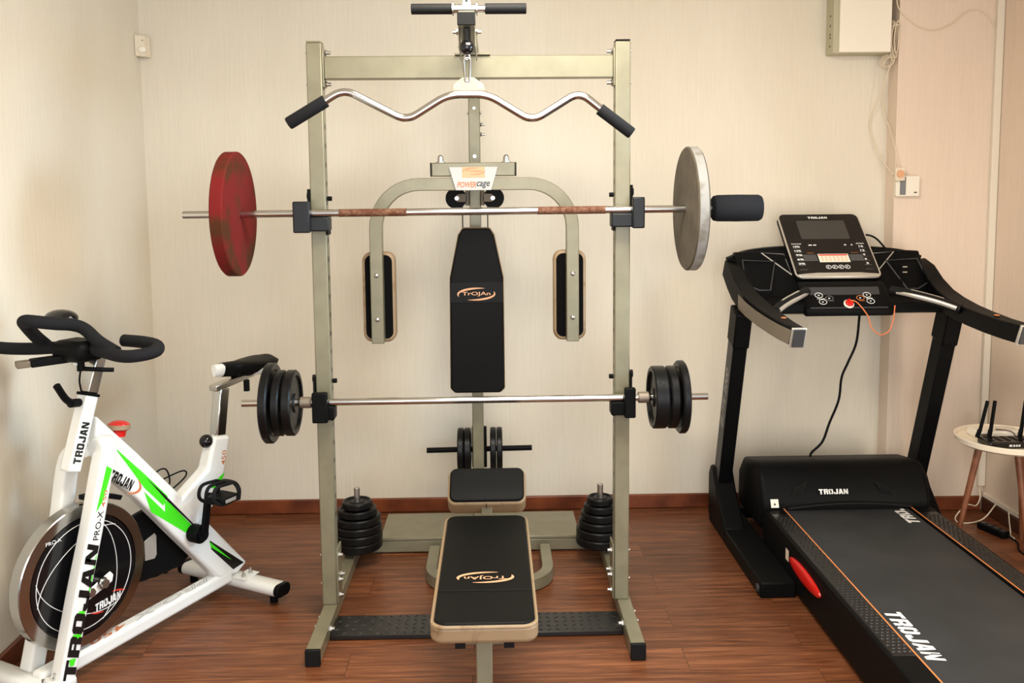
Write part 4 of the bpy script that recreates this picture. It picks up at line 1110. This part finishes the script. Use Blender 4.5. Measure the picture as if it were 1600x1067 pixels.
# console body
body = [(0.985, 1.255), (0.970, 1.300), (0.930, 1.302), (0.760, 1.118), (0.665, 1.100), (0.655, 1.060), (0.680, 1.050), (0.82, 1.070), (0.955, 1.205)]
cb_ = MB(); n = 13; k = len(body); vs = []
for i in range(n):
    t = -1+2*i/(n-1); x = TX+t*0.425
    arch = 0.012*(1-t*t)
    dip = 0.0 if abs(t) < 0.45 else 0.035
    for y, z in body:
        z2 = z+(arch if z > 1.24 else 0)
        y2 = y+(dip if (0.70 < y < 0.90 and z > 1.09) else 0)
        vs.append((x, y2, z2))
fs = [(i*k+j, i*k+(j+1) % k, (i+1)*k+(j+1) % k, (i+1)*k+j) for i in range(n-1) for j in range(k)]
fs += [tuple(range(k)), tuple(range((n-1)*k, n*k))]
cb_.add(vs, fs)
cons = tb('console_body', cb_, 'black', bevel=0.006)
bs = MB().sweep(smooth_path([(TX-0.455, 0.945, 1.268), (TX-0.36, 0.962, 1.300), (TX-0.2, 0.968, 1.316), (TX, 0.97, 1.319), (TX+0.2, 0.968, 1.312), (TX+0.36, 0.962, 1.296), (TX+0.440, 0.945, 1.270)]), [(-0.018, -0.010), (0.018, -0.010), (0.018, 0.010), (-0.018, 0.010)], False, False, (0, 0, 1))
tb('top_rim', bs, 'black', cons, 0.004)
for s in (-1, 1):
    a = Vector((TX+s*0.305, 0.925, 1.298)); b = Vector((TX+s*0.205, 0.918, 1.292)); c = Vector((TX+s*0.190, 0.845, 1.205))
    tb('speaker_trim', MB().tube([a, b, c], 0.0035, 8, closed=True), 'silver', cons)
    # storage pocket: a rimmed well in the slope
    pc_ = Vector((TX+s*0.325, 0.835, 1.206)); pu_ = Vector((0, 0.17, 0.184)).normalized()
    pk = [pc_+Vector((s*a, 0, 0))+pu_*b for a, b in ((-0.070, 0.075), (0.075, 0.085), (0.085, -0.05), (0.03, -0.085), (-0.02, -0.085))]
    tb('pocket', MB().tube(pk, 0.004, 8, closed=True), 'charcoal', cons)
# lower control deck
cd = MB().prism([(TX-0.195, 0.770, 1.185), (TX-0.195, 0.735, 1.170), (TX-0.195, 0.640, 1.072), (TX-0.195, 0.648, 1.042), (TX-0.195, 0.75, 1.055)], (0.385, 0, 0))
ctl = tb('control_deck', cd, 'black', bevel=0.010, seg=3)
cn = Vector((0, -(1.170-1.072), 0.735-0.640)).normalized()      # surface normal
cr_ = Vector((1, 0, 0)); cu = cn.cross(cr_); cc = Vector((TX-0.003, 0.6875, 1.121))
def CD(a, b, l=0.0): return cc+cr_*a+cu*b+cn*l
m1 = MB().add([CD(-0.155, 0.012, 0.0012), CD(0.150, 0.012, 0.0012), CD(0.155, 0.055, 0.0012), CD(-0.160, 0.055, 0.0012)], [(0, 1, 2, 3)])
tb('shelf_panel', m1, 'charcoal', ctl)
rg = MB(); ar_ = MB()
for x, y in ((-0.118, 0.010), (-0.108, -0.026), (0.092, 0.010), (0.100, -0.024)):
    rg.cut().tube([CD(x+0.0165*cos(t), y+0.013*sin(t), 0.002) for t in [2*pi*i/20 for i in range(20)]], 0.0013, 6, closed=True)
    d = 1 if y > 0 else -1
    ar_.cut(); patch(ar_, CD(x, y, 0.0008), cr_, cn, [(-0.005, -0.0025*d), (0.005, -0.0025*d), (0, 0.004*d)][::d])
build_each('button_ring', rg, M['decalwhite'], ctl)
for x, m_ in ((-0.075, 'decalgrey'), (0.060, 'orange')):
    r_ = MB().tube([CD(x+0.0165*cos(t), -0.006+0.012*sin(t), 0.002) for t in [2*pi*i/20 for i in range(20)]], 0.0011, 6, closed=True)
    tb('button_ring', r_, m_, ctl)
    ar_.cut(); patch(ar_, CD(x, -0.006, 0.0008), cr_, cn, [(-0.004, -0.004), (0.005, 0.0), (-0.004, 0.004)])
build_each('button_symbol', ar_, M['decalwhite'], ctl)
lettering('INCLINE', CD(-0.112, -0.009), cr_, cn, 0.034, 0.005, M['decalwhite'], ctl, lift=0.0015)
lettering('SPEED', CD(0.098, -0.008), cr_, cn, 0.030, 0.005, M['decalwhite'], ctl, lift=0.0015)
lettering('START', CD(-0.070, -0.022), cr_, cn, 0.026, 0.004, M['decalgrey'], ctl, lift=0.0015, bold=0.0)
lettering('STOP', CD(0.064, -0.022), cr_, cn, 0.024, 0.004, M['orange'], ctl, lift=0.0015, bold=0.0)
tb('deck_edge', MB().tube([CD(-0.17, -0.058, 0.001), CD(0.165, -0.058, 0.001)], 0.003, 8), 'charcoal', ctl)
# display panel
p0 = Vector((TX, 0.772, 1.198)); pu = Vector((0, 0.300, 0.272)); L = pu.length; pu.normalize()
pr = Vector((1, 0, 0)); pn = pr.cross(pu)
PH = 0.190
def DP(a, b, l=0.0): return p0+pr*a+pu*b+pn*l
def rpoly(x0, x1, y0, y1, r, n=6, tw=0.0):
    out = []
    for cx, cy, a in ((x1-r, y1-r, 0), (x0+r, y1-r, pi/2), (x0+r, y0+r, pi), (x1-r, y0+r, 3*pi/2)):
        for i in range(n+1):
            t = a+pi/2*i/n; x = cx+r*cos(t); y = cy+r*sin(t); out.append((x, y))
    return out
pan = tb('display_panel', MB().prism([DP(x, y, -0.032) for x, y in rpoly(-PH, PH, 0.0, L, 0.03)], pn*0.030), 'black', bevel=0.004)
tb('panel_frame', MB().tube([DP(x, y, -0.003) for x, y in rpoly(-PH+0.002, PH-0.002, 0.002, L-0.002, 0.028)], 0.0042, 8, closed=True), 'silver', pan)
tb('panel_face', MB().prism([DP(x, y, -0.004) for x, y in rpoly(-PH+0.005, PH-0.005, 0.024, L-0.004, 0.026)], pn*0.005), 'blackgloss', pan)
tb('panel_trim', MB().prism([DP(x, y, -0.006) for x, y in [(-PH+0.012, 0.0), (PH-0.012, 0.0), (PH-0.006, 0.018), (PH*0.5, 0.027), (-PH*0.5, 0.027), (-PH+0.006, 0.018)]], pn*0.012), 'silver', pan, 0.004)
tb('screen', MB().prism([DP(x, y, 0.0) for x, y in rpoly(-0.112, 0.113, 0.238, 0.358, 0.004, 3)], pn*0.0018), 'screen', pan)
lettering('TROJAN', DP(-0.005, 0.378), pr, pn, 0.092, 0.013, M['decalwhite'], pan, bold=0.06, lift=0.0016)
chart = tb('chart_label', MB().add([DP(x, y, 0.0016) for x, y in ((-0.064, 0.092), (0.074, 0.092), (0.074, 0.143), (-0.064, 0.143))], [(0, 1, 2, 3)]), 'whitep', pan)
cm = MB().add([DP(x, y, 0.0020) for x, y in ((-0.060, 0.132), (0.070, 0.132), (0.070, 0.140), (-0.060, 0.140))], [(0, 1, 2, 3)])
tb('chart_header', cm, 'decalred', chart)
cm = MB()
for c in range(7):
    for r in range(5):
        x = -0.054+c*0.018; y = 0.098+r*0.0065
        cm.add([DP(x, y, 0.0020), DP(x+0.011, y, 0.0020), DP(x+0.011, y+0.003, 0.0020), DP(x, y+0.003, 0.0020)], [(0, 1, 2, 3)])
tb('chart_text', cm, 'decalpeach', chart)
lettering('INCLINE', DP(-0.145, 0.207), pr, pn, 0.044, 0.006, M['decalwhite'], pan, lift=0.0016)
lettering('SPEED', DP(0.148, 0.207), pr, pn, 0.036, 0.006, M['decalwhite'], pan, lift=0.0016)
for i, (a, b) in enumerate((('15%', '16'), ('12%', '12'), ('9%', '9'), ('6%', '6'), ('3%', '3'))):
    y = 0.190-i*0.0265
    lettering(a, DP(-0.148, y), pr, pn, 0.030, 0.011, M['decalwhite'], pan, lift=0.0016, bold=0.03)
    lettering(b, DP(0.148, y), pr, pn, 0.020 if len(b) > 1 else 0.011, 0.011, M['decalwhite'], pan, lift=0.0016, bold=0.03)
um = MB()
for i in range(6):
    y = 0.1795-i*0.0265
    for x in (-0.148, 0.148): um.add([DP(x-0.017, y, 0.0016), DP(x+0.017, y, 0.0016), DP(x+0.017, y+0.0014, 0.0016), DP(x-0.017, y+0.0014, 0.0016)], [(0, 1, 2, 3)])
for s in (-1, 1):
    for i in range(5):
        y = 0.134-i*0.008; x = s*0.105+0.004
        um.add([DP(x-0.030, y, 0.0016), DP(x+0.030, y, 0.0016), DP(x+0.030, y+0.003, 0.0016), DP(x-0.030, y+0.003, 0.0016)], [(0, 1, 2, 3)])
tb('printed_line', um, 'decalgrey', pan)
um = MB()
for x, w in ((-0.083, 0.016), (-0.062, 0.014), (0.078, 0.010), (0.108, 0.008)):
    um.add([DP(x-w/2, 0.196, 0.0016), DP(x+w/2, 0.196, 0.0016), DP(x+w/2, 0.202, 0.0016), DP(x-w/2, 0.202, 0.0016)], [(0, 1, 2, 3)])
tb('printed_symbol', um, 'decalwhite', pan)
rg = MB()
for i in range(4):
    x = -0.033+i*0.028
    rg.cut().tube([DP(x+0.0115*cos(t), 0.062+0.0105*sin(t), 0.0022) for t in [2*pi*i2/18 for i2 in range(18)]], 0.0013, 6, closed=True)
    patch(rg, DP(x, 0.062), pr, pn, [(-0.005, -0.004), (0.005, 0), (-0.005, 0.004)], 0.0022)
build_each('panel_button', rg, M['decalwhite'], pan)
lettering('PROGRAM', DP(-0.095, 0.150), pr, pn, 0.030, 0.004, M['orange'], pan, lift=0.0016, bold=0.0)
lettering('PROGRAM', DP(0.108, 0.150), pr, pn, 0.030, 0.004, M['orange'], pan, lift=0.0016, bold=0.0)
# safety key with its cord
kc = CD(0.0, -0.040, 0.001)
key = thing('safety_key', 'red round treadmill safety key with thin orange cord on the control deck', 'safety key', tuple(kc))
build('key_base', MB().lathe([(0.0, 0.0), (0.022, 0.0), (0.022, 0.005), (0.018, 0.008), (0.0, 0.008)], kc+cn*0.0005, cn, 30), M['whitep'], key)
kk = MB().lathe([(0.0, 0.0), (0.0175, 0.0), (0.0175, 0.004), (0.014, 0.008), (0.0, 0.009)], kc+cn*0.0085, cn, 30)
kk.bar(kc+cn*0.0165+cu*0.016, kc+cn*0.0165-cu*0.008, 0.006, 0.010, cn)
build('key_knob', kk, M['redplastic'], key, 0.001)
q = kc+cn*0.018+cu*0.010
build('key_cord', MB().tube(smooth_path([q, q+Vector((0.03, -0.01, -0.01)), (TX+0.062, 0.615, 1.050), (TX+0.075, 0.61, 1.005), (TX+0.100, 0.61, 0.975), (TX+0.128, 0.615, 0.967), (TX+0.160, 0.62, 0.985), (TX+0.178, 0.625, 1.03), (TX+0.186, 0.632, 1.09)]), 0.0026, 8), M['orangecord'], key)
# console cable down to the hood, and the lead on top
cbl = build('console_cable', MB().tube(smooth_path([(1.742, 0.85, 1.09), (1.737, 0.85, 1.016), (1.726, 0.85, 0.892), (1.690, 0.85, 0.80), (1.663, 0.85, 0.731), (1.652, 0.85, 0.627), (1.612, 0.85, 0.52), (1.582, 0.85, 0.434), (1.535, 0.85, 0.385), (1.527, 0.85, 0.364)]), 0.0055, 10), M['black'], tmill)
acl = MB().tube(smooth_path([(TX+0.170, 1.0, 1.36), (TX+0.205, 0.99, 1.373), (TX+0.245, 0.97, 1.355), (TX+0.285, 0.93, 1.292), (TX+0.300, 0.85, 1.215), (TX+0.285, 0.79, 1.17)]), 0.0045, 10)
acl.bar((TX+0.297, 0.87, 1.245), (TX+0.302, 0.865, 1.205), 0.02, 0.014)
build('audio_lead', acl, M['black'], tmill)
jm = MB()
for z in (1.236, 1.212): jm.cut().bar((TX+0.312, 0.842, z), (TX+0.332, 0.842, z), 0.004, 0.005)
build_each('jack_pin', jm, M['bolt'], tmill)

# ================================================================== SIDE TABLE, ROUTER, ADAPTER
TC = Vector((2.265, 0.560, 0.0)); TR = 0.205; TZ = 0.530
table = thing('side_table', 'small round white tray-top side table with wooden legs beside right wall', 'side table', (TC.x, TC.y, 0))
prof = [(0.0, TZ-0.034), (TR-0.022, TZ-0.034), (TR-0.006, TZ-0.024), (TR, TZ-0.002), (TR-0.002, TZ), (TR-0.008, TZ-0.001), (TR-0.013, TZ-0.018), (TR-0.024, TZ-0.022), (0.0, TZ-0.022)]
build('table_top', MB().lathe(prof, (TC.x, TC.y, 0), (0, 0, 1), 72), M['tabletop'], table)
for a, b in (((2.150, 0.560, TZ-0.034), (2.058, 0.575, 0.0)), ((2.283, 0.510, TZ-0.034), (2.310, 0.430, 0.0)), ((2.39, 0.66, TZ-0.034), (2.455, 0.73, 0.0))):
    build('leg', MB().cyl(a, b, 0.0150, 18, 0.0095), M['legwood'], table)
ra = radians(4)
rz0 = TZ-0.0218
router = thing('wifi_router', 'black router with upright antennas on the round white table', 'router', (2.235, 0.475, rz0))
rm = MB().box(2.132, 2.372, 0.450, 0.552, rz0, rz0+0.028)
rb = build('router_case', rm, M['blackgloss'], router, 0.006)
vt = MB()
for k in range(6): vt.cut().box(2.150+k*0.035, 2.165+k*0.035, 0.475, 0.54, rz0+0.0280, rz0+0.0292)
build_each('case_vent', vt, M['black'], rb)
lb = MB()
for x, w in ((2.212, 0.012), (2.229, 0.007), (2.240, 0.007), (2.251, 0.007)): lb.cut().box(x, x+w, 0.4485, 0.4502, rz0+0.010, rz0+0.018)
build_each('status_light', lb, M['decalwhite'], rb)
for (x, lean) in ((2.134, 0.042), (2.186, 0.022), (2.318, 0.022)):
    an = MB().bar((x, 0.556, rz0+0.020), (x+lean*0.3, 0.557, rz0+0.055), 0.013, 0.016)
    an.bar((x+lean*0.3, 0.557, rz0+0.050), (x+lean, 0.560, rz0+0.178), 0.015, 0.010)
    build('antenna', an, M['black'], router, 0.003)
ad = thing('adapter_box', 'white flat adapter box lying behind the router on the round table', 'adapter', (2.265, 0.640, rz0))
build('case', MB().box(2.160, 2.360, 0.595, 0.690, rz0, rz0+0.034), M['whitep'], ad, 0.006)
build('socket', MB().box(2.172, 2.207, 0.5935, 0.5955, rz0+0.008, rz0+0.024), M['greybrown'], ad)
ac = build('adapter_lead', MB().tube(smooth_path([(2.25, 0.62, rz0+0.037), (2.285, 0.598, rz0+0.0375), (2.305, 0.583, rz0+0.032), (2.315, 0.575, rz0+0.014), (2.313, 0.5535, rz0+0.012)]), 0.0022, 8), M['darkwood'], ad)

# ================================================================== WALL FITTINGS
pz = thing('motion_sensor', 'white motion sensor high in the left corner of the back wall', 'sensor', (-1.56, 1.2, 2.234))
P = [(-1.579, 1.175, 2.234), (-1.530, 1.218, 2.232), (-1.525, 1.200, 2.232), (-1.540, 1.165, 2.232), (-1.579, 1.150, 2.234)]
cs = MB().prism(P, (0, 0, 0.098))
cbx = build('case', cs, M['offwhite'], pz, 0.004)
build('lens', MB().sphere((-1.5485, 1.157, 2.264), 0.024, 18, 10, (0.85, 0.45, 0.72)), M['metalbox'], pz)
build('indicator', MB().sphere((-1.5455, 1.1625, 2.307), 0.0028, 10, 6), M['decalblack'], pz)
eb_ = thing('distribution_board', 'white distribution board box at top of the back wall, right side', 'electrical box', (1.83, 1.17, 2.22))
build('case', MB().box(1.690, 1.960, 1.125, 1.2195, 2.222, 2.56), M['boxside'], eb_, 0.003)
build('cover', MB().box(1.716, 1.960, 1.112, 1.1255, 2.226, 2.56), M['metalbox'], eb_, 0.002)
km = MB()
for z in (2.40, 2.355, 2.315, 2.30, 2.26): km.cut().cyl((1.6895, 1.165, z), (1.6905, 1.165, z), 0.006, 12)
build_each('knockout', km, M['charcoal'], eb_)
th = thing('alarm_keypad', 'white wall keypad beside the pier edge, above the treadmill', 'keypad', (2.055, 1.105, 1.548))
build('case', MB().box(1.998, 2.112, 1.096, 1.1195, 1.548, 1.646), M['whitep'], th, 0.004)
build('dark_strip', MB().box(2.016, 2.044, 1.0945, 1.0965, 1.556, 1.640), M['decalgrey'], th)
build('small_label', MB().box(2.084, 2.098, 1.0950, 1.0965, 1.564, 1.570), M['charcoal'], th)
ps = thing('junction_box', 'small cream junction box above left corner of wall keypad', 'junction box', (2.01, 1.10, 1.628))
build('case', MB().box(1.986, 2.032, 1.078, 1.0955, 1.622, 1.686), M['offwhite'], ps, 0.004)
build('round_cap', MB().cyl((2.008, 1.0785, 1.655), (2.008, 1.0720, 1.655), 0.018, 24), M['decalpeach'], ps, 0.001)
# cable coil hanging beside the distribution board
coil = MB()
for k in range(7):
    ph = k*0.9; cx = 1.981+0.004*cos(ph); cz_ = 2.285+0.012*sin(ph*1.3); y = 1.165-0.010*k
    a = 0.011+0.002*(k % 3); b = 0.090-0.008*(k % 4); tilt = -0.05+0.03*(k % 3)
    coil.cut().tube([(cx+a*cos(t)*cos(tilt)-b*sin(t)*sin(tilt), y+0.004*cos(2*t), cz_+a*cos(t)*sin(tilt)+b*sin(t)) for t in [2*pi*i/32 for i in range(32)]], 0.0026, 7, closed=True)
for k in range(4):
    coil.cut().tube([(1.958+(0.034-0.003*k)*cos(t), 1.150-0.009*k, 2.192-0.004*k+(0.026-0.002*k)*sin(t)+0.01*cos(t)) for t in [2*pi*i/28 for i in range(28)]], 0.0026, 7, closed=True)
cb1 = thing('cable_coil', 'bundle of cream cable looped beside the distribution board', 'cable', (1.975, 1.14, 2.16))
build_each('loop', coil, M['cablew'], cb1)
build('cable_tie', MB().tube([(1.981+0.017*cos(t), 1.135+0.046*sin(t), 2.345) for t in [2*pi*i/20 for i in range(20)]], 0.003, 8, closed=True), M['offwhite'], cb1)
def cable(label, pts, r=0.0028, m='cablew', name='cable', cat='cable'):
    o = build(name, MB().tube(smooth_path(pts, 6), r, 8), M[m]); tag(o, label, cat); return o
cable('cream cable drooping in a curve across the pier to the corner trunking', [(1.985, 1.116, 2.52), (1.99, 1.1155, 2.43), (2.071, 1.1155, 2.352), (2.157, 1.1155, 2.324), (2.246, 1.1155, 2.353), (2.30, 1.1155, 2.40), (2.349, 1.1155, 2.418), (2.411, 1.1155, 2.395), (2.451, 1.1155, 2.340)])
cable('left cream cable bowing down from coil to the junction box', [(1.962, 1.120, 2.165), (1.945, 1.150, 2.06), (1.914, 1.205, 1.93), (1.918, 1.205, 1.85), (1.945, 1.17, 1.745), (1.983, 1.115, 1.660), (1.990, 1.0985, 1.652)])
cable('right cream cable running down pier corner into the junction box top', [(1.975, 1.13, 2.20), (1.962, 1.18, 2.06), (1.975, 1.20, 1.95), (1.985, 1.16, 1.88), (1.988, 1.11, 1.80), (2.004, 1.10, 1.72), (2.010, 1.098, 1.688)])
cable('short cream cable running up beside distribution board to the ceiling', [(1.987, 1.20, 2.56), (1.985, 1.195, 2.45), (1.983, 1.19, 2.36), (1.970, 1.19, 2.29)], 0.003)
# loose white cables and the dark power strip under the table
cable('white cable looping out from the corner trunking under the side table', [(2.462, 1.105, 0.124), (2.455, 1.08, 0.075), (2.42, 1.05, 0.045), (2.36, 1.02, 0.060), (2.30, 1.00, 0.02), (2.275, 0.955, 0.005), (2.32, 0.932, 0.004), (2.40, 0.945, 0.02), (2.468, 0.965, 0.082)], 0.0032)
cable('thin white cable hanging from right wall trunking to floor beneath table', [(2.468, 0.86, 0.085), (2.455, 0.83, 0.05), (2.445, 0.80, 0.012), (2.432, 0.775, 0.004), (2.428, 0.74, 0.004)], 0.003)
cable('black cable trailing across floor under the round table', [(2.400, 0.735, 0.014), (2.412, 0.69, 0.006), (2.37, 0.60, 0.005), (2.38, 0.48, 0.005), (2.44, 0.38, 0.005)], 0.004, 'black')
cable('thin black cable dropping from tabletop behind the right table leg', [(2.345, 0.53, rz0+0.015), (2.44, 0.56, rz0+0.055), (2.474, 0.57, 0.49), (2.476, 0.57, 0.40), (2.466, 0.55, 0.25), (2.45, 0.53, 0.12), (2.44, 0.52, 0.02)], 0.0028, 'black')
pst = thing('power_strip', 'black multi-socket power strip on the floor under side table', 'power strip', (2.38, 0.70, 0.0))
build('case', MB().bar((2.350, 0.885, 0.016), (2.395, 0.745, 0.016), 0.045, 0.030), M['black'], pst, 0.006)
sk = MB()
for k in range(4):
    c = Vector((2.350, 0.885, 0.031))+Vector((0.045, -0.14, 0))*(0.14+0.24*k)
    sk.cut().cyl(c, c+Vector((0, 0, 0.0015)), 0.013, 20)
build_each('socket', sk, M['charcoal'], pst)

bpy.context.view_layer.update()
